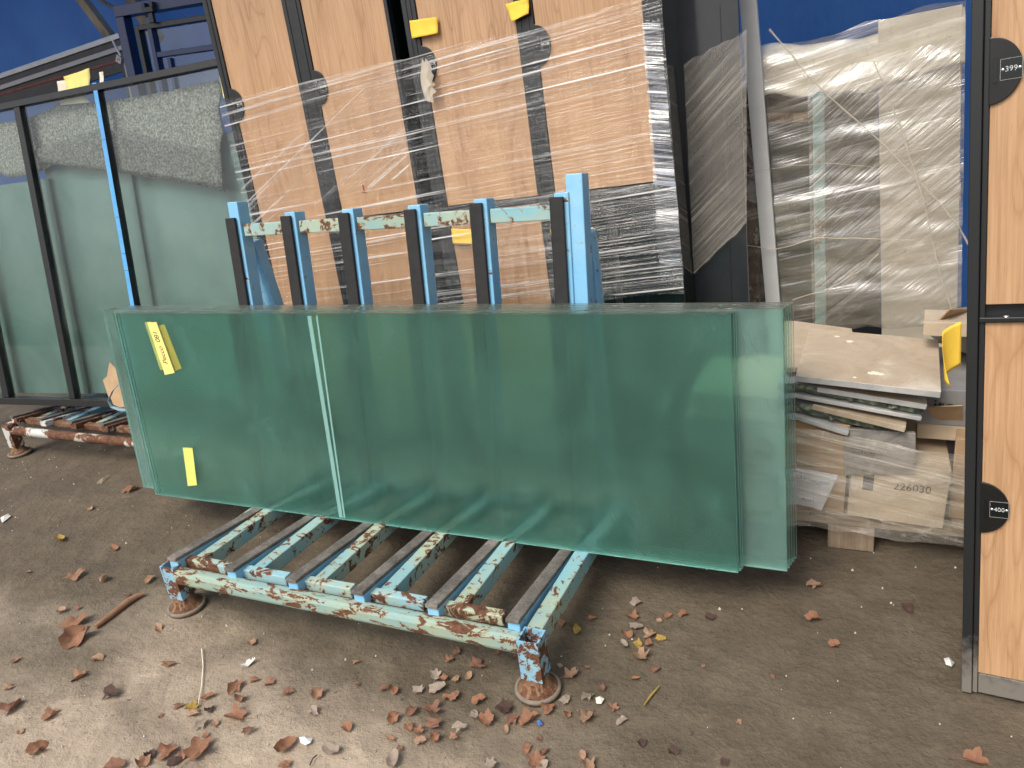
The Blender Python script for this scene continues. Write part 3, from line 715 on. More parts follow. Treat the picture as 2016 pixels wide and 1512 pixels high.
# ------------------------------------------------------------------ dark panel and wrapped rack of panels at right
DP = Frame(hy((1345, 640), 2.72) , 4, 2.0, -3)
u0, _ = DP.uv((1345, 590)); u1, _ = DP.uv((1474, 590)); vt = 1.75
t = thing('dark_glass_sheet', 'tall dark glass panel standing between lockers and wrapped rack', 'panel', DP.matrix())
vb_ = -DP.O.z - .0
mb = MB(); mb.box(u0+.005, u1, vb_+.12, vt, -.012, 0); mb.build('pane', MT['darkpanel'], t, .001)
mb = MB(); mb.box(u0-.008, u0+.004, vb_+.02, vt, -.02, .008); mb.build('edge_frame', MT['black'], t, .001)
us_ = DP.uv((1440, 560))[0]; mb = MB(); mb.box(us_-.0015, us_+.0015, vb_+.12, vt-.7, .0003, .0016); mb.build('joint', MT['black'], t)
film_sheet('stretch_film', DP, [DP.uv((1366, 540), .02), DP.uv((1470, 440), .02), DP.uv((1470, 60), .02), DP.uv((1346, 125), .02)], .02, film_mat('panel_film', radians(-42), .20, .42, 100, .7, .45, .66, (.60, .55, .47)), 'diagonally pulled film over the tall dark panel', 40, 60, .004, .007, GF)

WR = Frame((-.40, 2.98, .13), 2.5, 3.2, -2)
t = thing('wrapped_panel_rack', 'film wrapped rack of cream and dark panels behind the stone slabs', 'panel rack', WR.matrix())
def q(px, off=0): return WR.uv(px, off)
ptop = q((1700, 40))[1]
a0 = q((1735, 580))[0]; a1 = q((1885, 580))[0]; a0t = q((1735, 200))[0]; a1t = q((1878, 60))[0]
print('WR', a0, a1, a0t, a1t, ptop)
mb = MB(); mb.box(a0, a1, 0, ptop-.01, -.03, .0); mb.build('cream_panel', MT['cream'], t, .002)
b0 = q((1462, 300))[0] - .03
mb = MB(); mb.box(b0, a0-.004, 0, ptop-.14, -.10, -.08); mb.build('dark_sheet', MT['darkpanel'], t, .001)
mb = MB()
top0, top1 = q((1480, 60)), q((1878, 36))
def padfn(s_, t_):
    u = top0[0]+.005 + (a1 + .003 - top0[0])*s_; vv = ptop - .015 - .035*sin(s_*pi)**2 + .012*nz(s_*6, 1)
    return (u, vv - .17*t_ + .012*t_*nz(s_*8, t_*4), .006 + .02*sin(t_*pi*.5) + .006*nz(s_*9, t_*6, 2) - (.05*(1-t_*4) if t_ < .25 else 0))
mb.sheet(padfn, 40, 16); o = mb.build('top_padding', MT['paper'], t); s_ = o.modifiers.new('thickness', 'SOLIDIFY'); s_.thickness = .01
mb = MB(); pA, pB = q((1472, 590), .03), q((1464, -20), .03); pC, pD = q((1528, 600), .03), q((1488, -20), .03)
DFm = t
def down(g):
    (bl_, br2, tr, tl) = g; e = lambda b, t_: (b[0] + (b[0]-t_[0])*b[1]/(t_[1]-b[1]), .002)
    return [e(bl_, tl), e(br2, tr), tr, tl]
gz = [(q((1508, 600), .08)), (q((1536, 600), .08)), (q((1487, -30), .08)), (q((1453, -30), .08))]
mb = MB(); mb.prism(down(gz), .062, .082); mb.build('grey_profile', MT['paleprof'], t, .001)
gz2 = [q((1470, 600), .01), q((1495, 600), .01), q((1482, 205), .01), q((1464, 205), .01)]
mb = MB(); mb.prism(down(gz2), -.02, .012); mb.build('rusty_post', MT['rusty'], t, .001)
gz3 = [q((1462, 245), .02), q((1590, 240), .02), q((1590, 222), .02), q((1462, 224), .02)]
mb = MB(); mb.prism(gz3, -.015, .018); mb.build('rusty_crossbar', MT['rust'], t, .001)
gz4 = [q((1605, 640), .03), q((1626, 640), .03), q((1622, 180), .03), q((1599, 180), .03)]
mb = MB(); mb.prism(down(gz4), .002, .03); mb.build('teal_post', MT['teal'], t, .001)
mb = MB(); k0 = q((1595, 148)); k1 = q((1735, 100)); mb.prism([q((1500, 155)), q((1735, 110)), q((1735, 85)), q((1500, 125))], -.05, -.005); mb.build('wooden_batten', MT['card'], t, .002)
mb = MB(); mb.box(b0-.02, a1+.02, -.02, .0, -.25, .09); mb.build('foot_board', MT['palletwood'], t)
mb = MB(); mb.box(b0+.02, b0+.09, -.13, -.021, -.2, .0); mb.box(a1-.09, a1-.02, -.13, -.021, -.2, .0); mb.build('bearer', MT['palletwood'], t)
film_sheet('stretch_film', WR, [(b0-.05, q((1600, 640))[1]), (a1+.010, q((1890, 640))[1]), (a1+.006, ptop), (b0-.02, ptop-.05)], .055, MT['film_p'], 'yellowed crumpled film wrapped over the panel rack', 70, 90, .016, .02, GF)
film_sheet('stretch_film', WR, [q((1600, 640), .07), q((1892, 640), .07), q((1890, 80), .07), q((1590, 150), .07)], .075, MT['film_q'], 'second diagonal layer of film across the cream panel', 60, 60, .014, .02, GF)
def strand(pix, off, r, label, name='film_strand'):
    pts = [WR.pt(*WR.uv(p, off), off) for p in pix]; mb = MB()
    sub = []
    for i in range(len(pts)-1):
        for k in range(8): sub.append(pts[i].lerp(pts[i+1], k/8) + Vector((.006*nz(i+k*.2, off*50, 3), 0, .006*nz(i+k*.2, off*30))))
    sub.append(pts[-1]); mb.tube(sub, [r*.45*(1+.9*nz(i*.6, r*900)) for i in range(len(sub))], 6)
    tag(mb.build(name, MT['rope']), label, 'film strand', 'twisted strands of stretch film')
strand([(1515, 58), (1600, 160), (1740, 285), (1850, 400), (1890, 450), (1960, 590)], .095, .006, 'twisted film strand crossing diagonally down over the cream panel')
strand([(1720, 120), (1770, 240), (1820, 400), (1850, 540), (1885, 640)], .10, .005, 'film strand falling down the cream panel')
strand([(1420, 478), (1530, 490), (1610, 468), (1700, 470), (1800, 474)], .10, .0035, 'thin level film strand across the teal post')
strand([(1560, 590), (1625, 572), (1690, 535), (1730, 500)], .11, .0035, 'short film strand rising to the right of the teal post')
strand([(1450, 345), (1560, 326), (1640, 322), (1720, 330)], .09, .002, 'finest level film strand near the top of the panel rack')

# ------------------------------------------------------------------ pallet with cartons and stone slabs
PY = 2.3
t = thing('stone_pallet', 'worn wooden pallet carrying wrapped cartons and stone slabs', 'pallet', loc=(.0, PY, 0))
bl, br_ = hz((1630, 1078)), hz((1720, 1090))
mb = MB(); mb.box(bl.x-.002, br_.x, .0, .14, -.003, .088); mb.build('block', MT['endgrain'], t, .004)
mb = MB(); mb.box(.50, .63, .0, .14, -.003, .088); mb.build('block', MT['endgrain'], t, .004)
mb = MB(); mb.box(-.62, -.49, .0, .14, -.003, .088); mb.build('block', MT['endgrain'], t, .004)
for xx in (-.62, bl.x, .5):
    mb = MB(); mb.box(xx, xx+.13, .66, .80, -.003, .088); mb.build('block', MT['endgrain'], t, .004)
for yy in (-.004, .33, .66):
    mb = MB(); mb.box(-.63, .64, yy, yy+.12, .089, .110); mb.build('stringer_board', MT['palletwood'], t, .002)
for i, x0 in enumerate((-.62, -.43, -.24, -.085, .08, .27, .46)):
    w = .11 if i != 3 else .13
    mb = MB(); mb.box(x0, x0+w, -.008, .80, .111, .131); mb.build('deck_board', MT['palletwood'], t, .002)
# lower wrapped cartons
def carton(name, x0, x1, y0, y1, z0, z1, yaw, mat, label, roll=0.0):
    o = None
    mb = MB(); mb.box(0, x1-x0, 0, y1-y0, 0, z1-z0); o = mb.build(name, mat, None, .003)
    o.matrix_world = Matrix.Translation((x0, y0, z0)) @ Matrix.Rotation(radians(yaw), 4, 'Z') @ Matrix.Rotation(radians(roll), 4, 'Y')
    return tag(o, label, 'carton', 'cartons on the stone pallet')
cA = carton('carton', -.52, -.03, 2.30, 2.72, .135, .455, 0, MT['card'], 'brown carton under the film with a white delivery sheet', 2)
cB = carton('carton', -.02, .245, 2.285, 2.70, .132, .33, 0, MT['cardpale'], 'pale carton printed 226030 low on the pallet', 3)
cC = carton('carton', .262, .60, 2.33, 2.72, .133, .40, -6, MT['card'], 'brown carton at the right end of the pallet by the locker', 0)
text('print', '226030', .034, MT['ink'], cB, (.17, -.0007, .125), (pi/2, 0, 0))
mb = MB(); mb.box(.035, .065, -.0008, .0, .10, .17); mb.build('printed_symbol', MT['ink'], cB)
for i in range(6):
    cc = MB(); z = .02 + i*.05
    cc.box(.01, .478, -.0025, -.0005, z, z+.004); cc.build('layer_line', MT['cardpale'], cA)
# delivery sheet
DS = Frame(hy((1560, 1000), 2.272), 0, 0, 0)
t2 = thing('delivery_sheet', 'white printed delivery sheet behind film on the brown carton', 'paper', DS.matrix())
poly = [DS.uv(p) for p in ((1535, 915), (1650, 935), (1617, 1005), (1597, 998), (1535, 985))]
mb = MB(); mb.prism(poly, 0, .0012); mb.build('sheet', MT['white_paper'], t2)
pu, pv = DS.uv((1614, 950)); text('printed_word', 'MILANO', .014, MT['inkblue'], t2, (pu, pv, .0016), (0, 0, radians(-4)))
pu, pv = DS.uv((1576, 940)); text('printed_word', 'CA+', .016, MT['ink'], t2, (pu, pv, .0016), (0, 0, radians(-4)))
pu, pv = DS.uv((1590, 984)); text('printed_word', 'MOM', .016, MT['greycard'], t2, (pu, pv, .0016), (0, 0, radians(-4)))
# grey marble offcut standing in front
GM = Frame(hy((1660, 940), 2.275), 6, -1.5, 0)
t3 = thing('marble_offcut', 'grey marble offcut standing upright below the stone slabs', 'stone slab', GM.matrix())
poly = [GM.uv(p) for p in ((1662, 935), (1803, 935), (1803, 853), (1660, 843))]
mb = MB(); mb.prism(poly, -.02, 0); mb.build('slab', MT['greymarble'], t3, .002)
pu, pv = GM.uv((1700, 893)); text('faint_print', 'mafilade', .020, MT['ink'], t3, (pu, pv, .0006), (0, 0, radians(-2)))
# stack of slabs
def slab(pl, pr, thick_px, depth, mat, emat, label, yaw_extra=0.0, y0=2.27, pitch=0.0, rough=0.0):
    A, B = hy(pl, y0), hy(pr, y0 - .0)
    u = (B - A); L = u.length; u = u / L
    u = (Matrix.Rotation(radians(yaw_extra), 3, 'Z') @ u)
    dpt = Vector((-u.y, u.x, 0)).normalized(); dpt = (dpt*cos(radians(pitch)) + Vector((0, 0, sin(radians(pitch))))); n = u.cross(dpt).normalized()
    th = thick_px * .00122
    m4 = Matrix.Identity(4)
    for i in range(3): m4[i][0], m4[i][1], m4[i][2], m4[i][3] = u[i], dpt[i], n[i], A[i]
    mb = MB(); N = max(2, int(L/.012)); 
    if rough:
        top = [(L*i/N, (rough*nz(i*.7, thick_px, 1) - rough*.3), 0) for i in range(N+1)]; bot = [(L*i/N, rough*1.3*nz(i*.9, thick_px, 5), -th + rough*.4*nz(i*.5, 3, 2)) for i in range(N+1)]
        mid = [(L*i/N, rough*1.6*nz(i*1.1, thick_px, 8) - rough*.4, -th*.5) for i in range(N+1)]
        back = [(0, depth, 0), (L, depth, 0), (L, depth, -th), (0, depth, -th)]
        vs_ = top + mid + bot + back; k = N+1
        mb.cur = 1; fs = [(i, i+1, k+i+1, k+i) for i in range(N)] + [(k+i, k+i+1, 2*k+i+1, 2*k+i) for i in range(N)]
        fs2 = [tuple(list(range(N+1)) + [3*k+1, 3*k])] + [tuple([2*k+i for i in range(N+1)][::-1] + [3*k+3, 3*k+2])] + [(0, 3*k, 3*k+3, 2*k, k), (N, k+N, 2*k+N, 3*k+2, 3*k+1), (3*k, 3*k+1, 3*k+2, 3*k+3)]
        b_ = len(mb.v); mb.v += vs_
        for f in fs: mb.f.append(f); mb.mi.append(1); mb.sm.append(False)
        for f in fs2: mb.f.append(f); mb.mi.append(0); mb.sm.append(False)
        o = mb.build('stone_slab', [mat, emat], None, 0, m4)
    else:
        mb.box(0, L, 0, depth, -th, 0); mb.mi = [0 if i == 1 else 1 for i in range(6)]
        o = mb.build('stone_slab', [mat, emat], None, .002, m4)
    return tag(o, label, 'stone slab', 'stack of loose stone slabs')
T_, Wt, Gn, Be = MT['travertine'], MT['white_edge'], MT['green_edge'], MT['beige_edge']
slab((1566, 739), (1853, 768), 17, .37, T_, Wt, 'cream travertine slab with white chips, topmost of the stack', -2, 2.25, 4)
slab((1548, 720), (1700, 748), 14, .40, T_, Be, 'cream slab poking out left below the topmost slab', 6, 2.31, 3)
slab((1610, 762), (1826, 797), 14, .34, Be, Wt, 'pale stone slab second from top, jutting out at right', 0, 2.27, 2)
slab((1535, 748), (1821, 806), 18, .36, Wt, Gn, 'rough green edged slab just below the jutting pale slab', 2, 2.275, 1, .010)
slab((1535, 771), (1816, 826), 10, .36, Wt, Wt, 'thin white marble slab between the two green edged slabs', 2, 2.27, 1)
slab((1600, 796), (1784, 836), 15, .32, Be, Be, 'short beige stone slab under the thin white slab', -4, 2.28, 0)
slab((1535, 785), (1745, 838), 22, .36, Wt, Gn, 'lower green slab with broken dark edge', 3, 2.285, 0, .012)
slab((1535, 808), (1672, 848), 12, .34, Wt, Wt, 'lowest grey white slab of the stack at left', -3, 2.28, 0)
tp_o = [o for o in bpy.data.objects if o.get('label', '').startswith('cream travertine slab')][0]
mb = MB()
for (x, y, r) in ((.20, .07, .011), (.213, .075, .013), (.228, .07, .010), (.16, .03, .006), (.13, .29, .010), (.09, .32, .008)):
    vv = [(x + r*cos(k*pi/4)*rnd.uniform(.7, 1.2), y + r*sin(k*pi/4)*rnd.uniform(.7, 1.2), .0004) for k in range(8)]
    mb.add(vv + [(x, y, r*.35)], [(k, (k+1) % 8, 8) for k in range(8)], True)
mb.build('mortar_chips', MT['paper'], tp_o)
# support under the slabs, right-hand cartons and bag
carton('carton', -.50, .10, 2.36, 2.74, .458, .512, 0, MT['cardpale'], 'flattened carton between the brown carton and the slabs', 3)
cD = carton('carton', .158, .62, 2.40, 2.78, .41, .525, -3, MT['greycard'], 'grey carton right of the slabs, printed ito', 0)
text('print', 'ito', .055, MT['ink'], cD, (.075, -.0007, .062), (pi/2, 0, 0))
cE = carton('carton', .165, .60, 2.40, 2.80, .36, .409, -2, MT['cardpale'], 'flat pale carton under the grey carton', 0)
CE = Frame(hy((1822, 800), 2.36), -35, 0, 0)
poly = [CE.uv(p) for p in ((1824, 800), (1895, 797), (1895, 826), (1874, 834), (1840, 822))]
mb = MB(); mb.prism(poly, 0, .004); tag(mb.build('carton_flap', MT['card'], None, 0, CE.matrix()), 'folded cardboard flap hanging below the grey carton', 'cardboard')
mb = MB()
def bagfn(s_, t_):
    th = 2*pi*s_; r = .5 - .5*abs(2*t_-1)**3
    return (.36 + .17*r*2*cos(th)*(.9+.1*nz(s_*6, t_*5)), 2.74 + .13*r*2*sin(th), .527 + .14*t_ + .022*nz(cos(th)*2, t_*5, sin(th)*2)*(1 if 0 < t_ < 1 else 0))
mb.sheet(bagfn, 28, 14)
tag(mb.build('paper_bag', stone('printed_bag', (.38, .34, .29), (.28, .23, .19), (.46, .16, .08), 6, .7), None), 'crumpled printed bag on the grey carton beside the locker', 'bag')
o = carton('carton', .17, .62, 2.50, 2.63, .655, .70, -4, MT['cardpale'], 'worn carton on top of the crumpled bag', 0)
mb = MB(); fA = hy((1822, 655), 2.55); mb.add([fA, hy((1868, 608), 2.5), hy((1905, 606), 2.6), hy((1905, 640), 2.7)], [(0, 1, 2, 3)]); o = mb.build('open_flap', MT['card']); s_ = o.modifiers.new('thickness', 'SOLIDIFY'); s_.thickness = .004
tag(o, 'open cardboard flap sticking up at the locker edge', 'cardboard')
# curled yellow note on the locker post
mb = MB(); NY = [hy((1893, 640), 1.80), hy((1868, 650), 1.86), hy((1855, 720), 1.84), hy((1872, 727), 1.80), hy((1896, 690), 1.79)]
NF = Frame(hy((1886, 684), 1.79), 0, 4, 25)
def curlfn(s_, t_):
    a_ = -.2 + 2.3*s_*(.55+.55*t_); r = .021
    return (-r*1.5*sin(a_)*1.0 - .012*s_, .058 - .10*t_ - .018*s_*t_ - .012*s_, r*(1-cos(a_)))
mb.sheet(curlfn, 14, 12); o = mb.build('curled_note', MT['yellow'], None, 0, NF.matrix()); s_ = o.modifiers.new('thickness', 'SOLIDIFY'); s_.thickness = .0006
tag(o, 'curled yellow note hanging off the left side of the tall locker', 'note')
# film over the cartons
CFm = Frame((-.30, 2.262, .10), 0, 0, 0)
film_sheet('stretch_film', CFm, [(-.05, .0), (.60, -.02), (.62, .28), (-.05, .36)], .0, MT['film_c'], 'loose yellowish film pulled round the cartons of the stone pallet', 60, 40, .012, .02, GF)

# ------------------------------------------------------------------ blue glass rack
LN = radians(7)
nD = Vector((0, cos(LN), -sin(LN))); nV = Vector((0, sin(LN), cos(LN)))        # into the rack / up the rack
t = thing('glass_rack', 'light blue steel glass rack with black rubber strips holding the green panes', 'rack', loc=(-1.42, 1.46, 0))
O_ = Vector((-1.42, 1.46, 0))
def L_(p): return Vector(p) - O_
XL, XR = -2.06, -.755
fl, fr_ = Vector((-2.055, 1.478, 0)), Vector((-.752, 1.452, 0))
for c_ in (fl, fr_):
    stillage_foot(t, L_(c_) + Vector((0, 0, 0)), r=.061, hh=.075)
    lg = MB(); x, y, w = L_(c_).x, L_(c_).y, .030
    # open square tube: four walls so that the top reads hollow
    zt = .178; wl = .005
    for (a0_, a1_, b0_, b1_) in ((-w, w, -w, -w+wl), (-w, w, w-wl, w), (-w, -w+wl, -w+wl, w-wl), (w-wl, w, -w+wl, w-wl)):
        lg.box(x+a0_, x+a1_, y+b0_, y+b1_, .052, zt)
    lg.build('leg', MT['postp'], t)
for c_ in (Vector((XL+.02, 2.30, 0)), Vector((XR-.01, 2.30, 0))):
    stillage_foot(t, L_(c_), r=.061, hh=.075); lg = MB(); p = L_(c_); lg.box(p.x-.03, p.x+.03, p.y-.03, p.y+.03, .052, .125); lg.build('leg', MT['postp'], t, .003)
mb = MB(); mb.bar(L_((-2.03, 1.462, .145)), L_((-.780, 1.456, .145)), (0, 0, 1), .044, .052); mb.build('front_beam', MT['beam'], t, .013)
for a, b in ((-2.03, -1.84), (-1.785, -1.60), (-1.545, -1.355), (-1.29, -1.105), (-1.045, -.855)):
    mb = MB(); mb.bar(L_((a, 1.515, .164)), L_((b, 1.515, .164)), (0, 0, 1), .030, .034); mb.build('front_rail', worn_paint('rail_paint', (.30, .52, .58), (.45, .50, .34), .53, .5, .6, 14), t, .003) if a == -2.03 else mb.build('front_rail', bpy.data.materials['rail_paint'], t, .003)
bx = (-2.062, -1.812, -1.566, -1.324, -1.076, -.830)
base0 = Vector((0, 1.459, .208))
for i, x in enumerate(bx):
    s0 = Vector((x+.022, base0.y+.006, base0.z)); 
    # pad: top face in the bar plane
    mb = MB(); a = s0 - nV*.007; b = s0 + nD*.66 - nV*.007
    mb.bar(L_(a), L_(b), nV, .040, .013); 
    mb2 = MB(); a2 = s0 - nV*.032 + nD*.008; b2 = s0 + nD*.66 - nV*.032
    mb2.bar(L_(a2), L_(b2), nV, .036, .037); bb = mb2.build('base_bar', MT['blue'], t, .003)
    pd = mb.build('rubber_pad', MT['padtop'], bb, .003)
    mb = MB(); a3 = Vector((x+.075, 1.535, .150)); b3 = Vector((x+.075, 2.28, .118)); mb.bar(L_(a3), L_(b3), (0, 0, 1), .044, .05)
    mb.build('lower_bar', MT['mint'], t, .003)
mb = MB(); mb.bar(L_((XL, 2.30, .10)), L_((XR, 2.30, .10)), (0, 0, 1), .05, .05); mb.build('rear_beam', MT['mint'], t, .003)
mb = MB(); mb.bar(L_((XR, 1.48, .150)), L_((XR, 2.28, .115)), (0, 0, 1), .045, .055); mb.build('side_beam', MT['mint'], t, .003)
mb = MB(); mb.bar(L_((XL, 1.50, .140)), L_((XL, 2.28, .110)), (0, 0, 1), .045, .05); mb.build('side_beam', MT['mint'], t, .003)
# uprights: rubber strip faces the glass
TG = .150                                               # distance of the strip faces behind the front pane
back0 = Vector((0, 1.868, .158)) + nD*TG
tops = [((442, 430), (470, 425)), ((550, 426), (577, 424)), ((663, 420), (693, 416)), ((793, 413), (822, 408)), ((922, 401), (956, 399)), ((1080, 389), (1112, 386))]
ux = []
for i, (pa, pb) in enumerate(tops):
    A, B = hit(pa, back0, nD), hit(((pa[0]*.45+pb[0]*.55), pb[1]), back0, nD)
    xa = A.x; h_ = (A - back0).dot(nV); ux.append((xa, h_))
    wS = .044
    base_ = Vector((xa + wS/2, back0.y, back0.z))
    mb2 = MB(); c0_ = base_ + nD*.041 + Vector((.012, 0, 0)); top_ = h_ + (.012 if i else .055)
    mb2.bar(L_(c0_ - nV*.06), L_(c0_ + nV*top_), nD, .046, .056); up_ = mb2.build('upright', MT['blue'], t, .003)
    mb = MB(); mb.bar(L_(base_ + nD*.006), L_(base_ + nD*.006 + nV*h_), nD, wS, .012); mb.build('rubber_strip', MT['rubber'], up_, .003)
# outward-bent tips: the fifth strip kinks near its top
A, B = hit((473, 441), back0 + nD*.07, nD), hit((1079, 403), back0 + nD*.07, nD)
A2 = hit((480, 465), back0 + nD*.07, nD)
hz1 = ((A - back0).dot(nV) + (B - back0).dot(nV))/2; cbh = .044
pts = sorted([u[0] for u in ux]); 
for i in range(5):
    a = Vector((pts[i]+.060, back0.y, back0.z)) + nD*.045 + nV*(hz1 - cbh/2); b = Vector((pts[i+1]+.009, back0.y, back0.z)) + nD*.045 + nV*(hz1 - cbh/2)
    mb = MB(); mb.bar(L_(a), L_(b), nV, .045, cbh); mb.build('crossbar', MT['beam'] if i in (2,) else MT['mint'], t, .003)
# tall end posts
R1 = hit((1101, 344), back0 + nD*.02, nD); R2 = hit((1134, 338), back0 + nD*.02, nD)
hR = (R1 - back0).dot(nV); xr = (R1.x + R2.x)/2
c0_ = Vector((xr+.018, back0.y, back0.z)) + nD*.05
mb = MB(); mb.bar(L_(c0_ - nV*.06), L_(c0_ + nV*hR), nD, .052, .06); mb.build('end_post', MT['blue'], t, .003)
xl = ux[0][0]; c0_ = Vector((xl-.008+.026, back0.y, back0.z)) + nD*.105
mb = MB(); mb.bar(L_(Vector((c0_.x+.06, c0_.y, c0_.z)) + nD*.20 - nV*.05), L_(c0_ + nV*.97), nD, .05, .05); mb.build('brace', MT['blue'], t, .003)
c1_ = Vector((xr+.018, back0.y, back0.z)) + nD*.11
mb = MB(); mb.bar(L_(c1_ + nD*.20 - nV*.05), L_(c1_ + nV*.95), nD, .05, .05); mb.build('brace', MT['blue'], t, .003)

def strip_mat():  # see-through pale tint that paints a reflected post on the glass
    t = NT('pale_reflection_strip'); t.set(Base_Color=(.34, .62, .58), Roughness=.35)
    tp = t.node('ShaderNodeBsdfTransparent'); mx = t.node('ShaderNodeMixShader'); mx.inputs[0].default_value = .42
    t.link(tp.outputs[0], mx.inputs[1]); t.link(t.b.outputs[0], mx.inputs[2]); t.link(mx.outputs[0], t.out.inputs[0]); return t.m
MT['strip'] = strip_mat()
# ------------------------------------------------------------------ green glass stack
G0 = Vector((0, 1.8685, .1585))
def pane(corners, t0, th, mats, label, i=0):
    """corners bl br tr tl as (x, height along the pane)"""
    mb = MB(); m4 = Matrix.Identity(4)
    O2 = G0 + nD*t0
    ux_, uv_, uw_ = Vector((1, 0, 0)), nV, -nD
    xc = sum(c[0] for c in corners)/4
    for k in range(3): m4[k][0], m4[k][1], m4[k][2], m4[k][3] = ux_[k], uv_[k], uw_[k], (O2 + ux_*xc)[k]
    P = [(c[0]-xc, c[1]) for c in corners]
    vs_ = [(p[0], p[1], 0) for p in P] + [(p[0], p[1], -th) for p in P]
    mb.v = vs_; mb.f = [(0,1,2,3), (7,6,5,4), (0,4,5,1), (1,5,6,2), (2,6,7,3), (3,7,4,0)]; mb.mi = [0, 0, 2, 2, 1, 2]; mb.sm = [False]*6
    o = mb.build('glass_sheet', mats, None, 0, m4)
    return tag(o, label, 'glass sheet', 'green etched glass sheets leaning on the blue rack'), xc
MT['etched_face'] = frosted('etched_green_glass_outer', (.925, .987, .968), (.52, .80, .74), .10, .23)
fm = [MT['etched'], MT['edge_top'], MT['edge_side']]; bmats = [MT['etched_back'], MT['edge_top'], MT['edge_side']]
def gc(px, t0):
    Q = G0 + nD*t0; h_ = hit(px, Q, -nD); return (h_.x, (h_ - Q).dot(nV))
c = [gc((306, 973), 0), gc((1453, 1132.5), 0), gc((1437, 618.5), 0), gc((221.7, 617.8), 0)]
for k in range(2): c[k] = (c[k][0], 0.0015)
f1, xc1 = pane(c, 0, .012, fm, 'frontmost short green etched glass sheet, bearing yellow labels')
c2 = [(p[0]+.006, p[1] + (0.002 if j > 1 else 0)) for j, p in enumerate(c)]
f2, _ = pane(c2, .0135, .0145, bmats, 'second short green glass sheet, directly behind the frontmost one')
c3 = [(p[0]+.009, p[1] + (0.001 if j > 1 else 0)) for j, p in enumerate(c)]
f3, _ = pane(c3, .0290, .0150, bmats, 'rearmost of the short green glass sheets, touching the long ones')
tb = .046
cb = [gc((282, 958), tb), gc((1549.5, 1126.5), tb), gc((1541, 606.5), tb), gc((201, 612.5), tb)]
cb[0] = (cb[0][0], .0015); cb[1] = (cb[1][0], .0015); cb[2] = (cb[2][0], (cb[2][1]+cb[3][1])/2); cb[3] = (cb[3][0], cb[2][1])
names = ['first', 'second', 'third', 'fourth', 'rearmost']
for k in range(5):
    lab = 'long green etched glass sheet, %s of the long ones from the front' % names[k] if k < 4 else 'rearmost long green glass sheet, against the rubber uprights'
    dx = .0045*k
    pane([(p[0] + (dx if j in (1, 2) else 0), p[1] + .001*((k*7) % 3)*(j > 1)) for j, p in enumerate(cb)], tb + .0205*k, .0196, [MT['etched_face'] if k == 0 else MT['etched_back']] + bmats[1:], lab)
# labels on / between the panes
GFm = f1.matrix_world.copy()
def lab_note(pix, off, mat, label, txt=None, w=.0006):
    inv = GFm.inverted(); pts = []
    Q = G0 - nD*off
    for p in pix: pts.append(inv @ hit(p, Q, -nD))
    tt = thing('paper_label', label, 'label', GFm, group='yellow labels on the green glass')
    mb = MB(); mb.prism([(p.x, p.y) for p in pts], off, off + w); mb.build('label_paper', mat, tt)
    if txt:
        cpt = sum(((p) for p in pts), Vector())/4; dr = (pts[0] + pts[1])/2 - (pts[3] + pts[2])/2
        ang = math.atan2(dr.y, dr.x)
        text('handwriting', txt, .032, MT['ink'], tt, (cpt.x, cpt.y, off + w + .0003), (0, 0, ang), .0001, .35, .9)
    return tt
lab_note([(290, 635), (308, 634), (344, 734), (325, 738)], .0008, MT['yellow2'], 'yellow handwritten label on the frontmost green sheet', 'Pecco  081')
lab_note([(287, 634), (300, 632), (330, 726), (318, 728)], -.0118, MT['yellow2'], 'yellow label showing left behind the handwritten label', None)
lab_note([(310, 641), (326, 638), (360, 724), (344, 732)], -.0125, MT['yellow'], 'blurred yellow label showing right behind the handwritten label', None)
lab_note([(360, 881), (379, 882), (388, 955), (370, 957)], .0008, MT['lime'], 'plain yellow label low on the frontmost green sheet', None)
# reflection of a white post, painted as pale strips on the frontmost sheet
inv = GFm.inverted()
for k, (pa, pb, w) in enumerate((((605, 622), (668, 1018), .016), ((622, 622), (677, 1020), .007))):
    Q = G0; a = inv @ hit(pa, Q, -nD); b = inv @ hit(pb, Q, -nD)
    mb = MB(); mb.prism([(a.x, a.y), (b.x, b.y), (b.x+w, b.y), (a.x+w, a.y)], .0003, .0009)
    mb.build('reflection_strip', MT['strip'], f1)

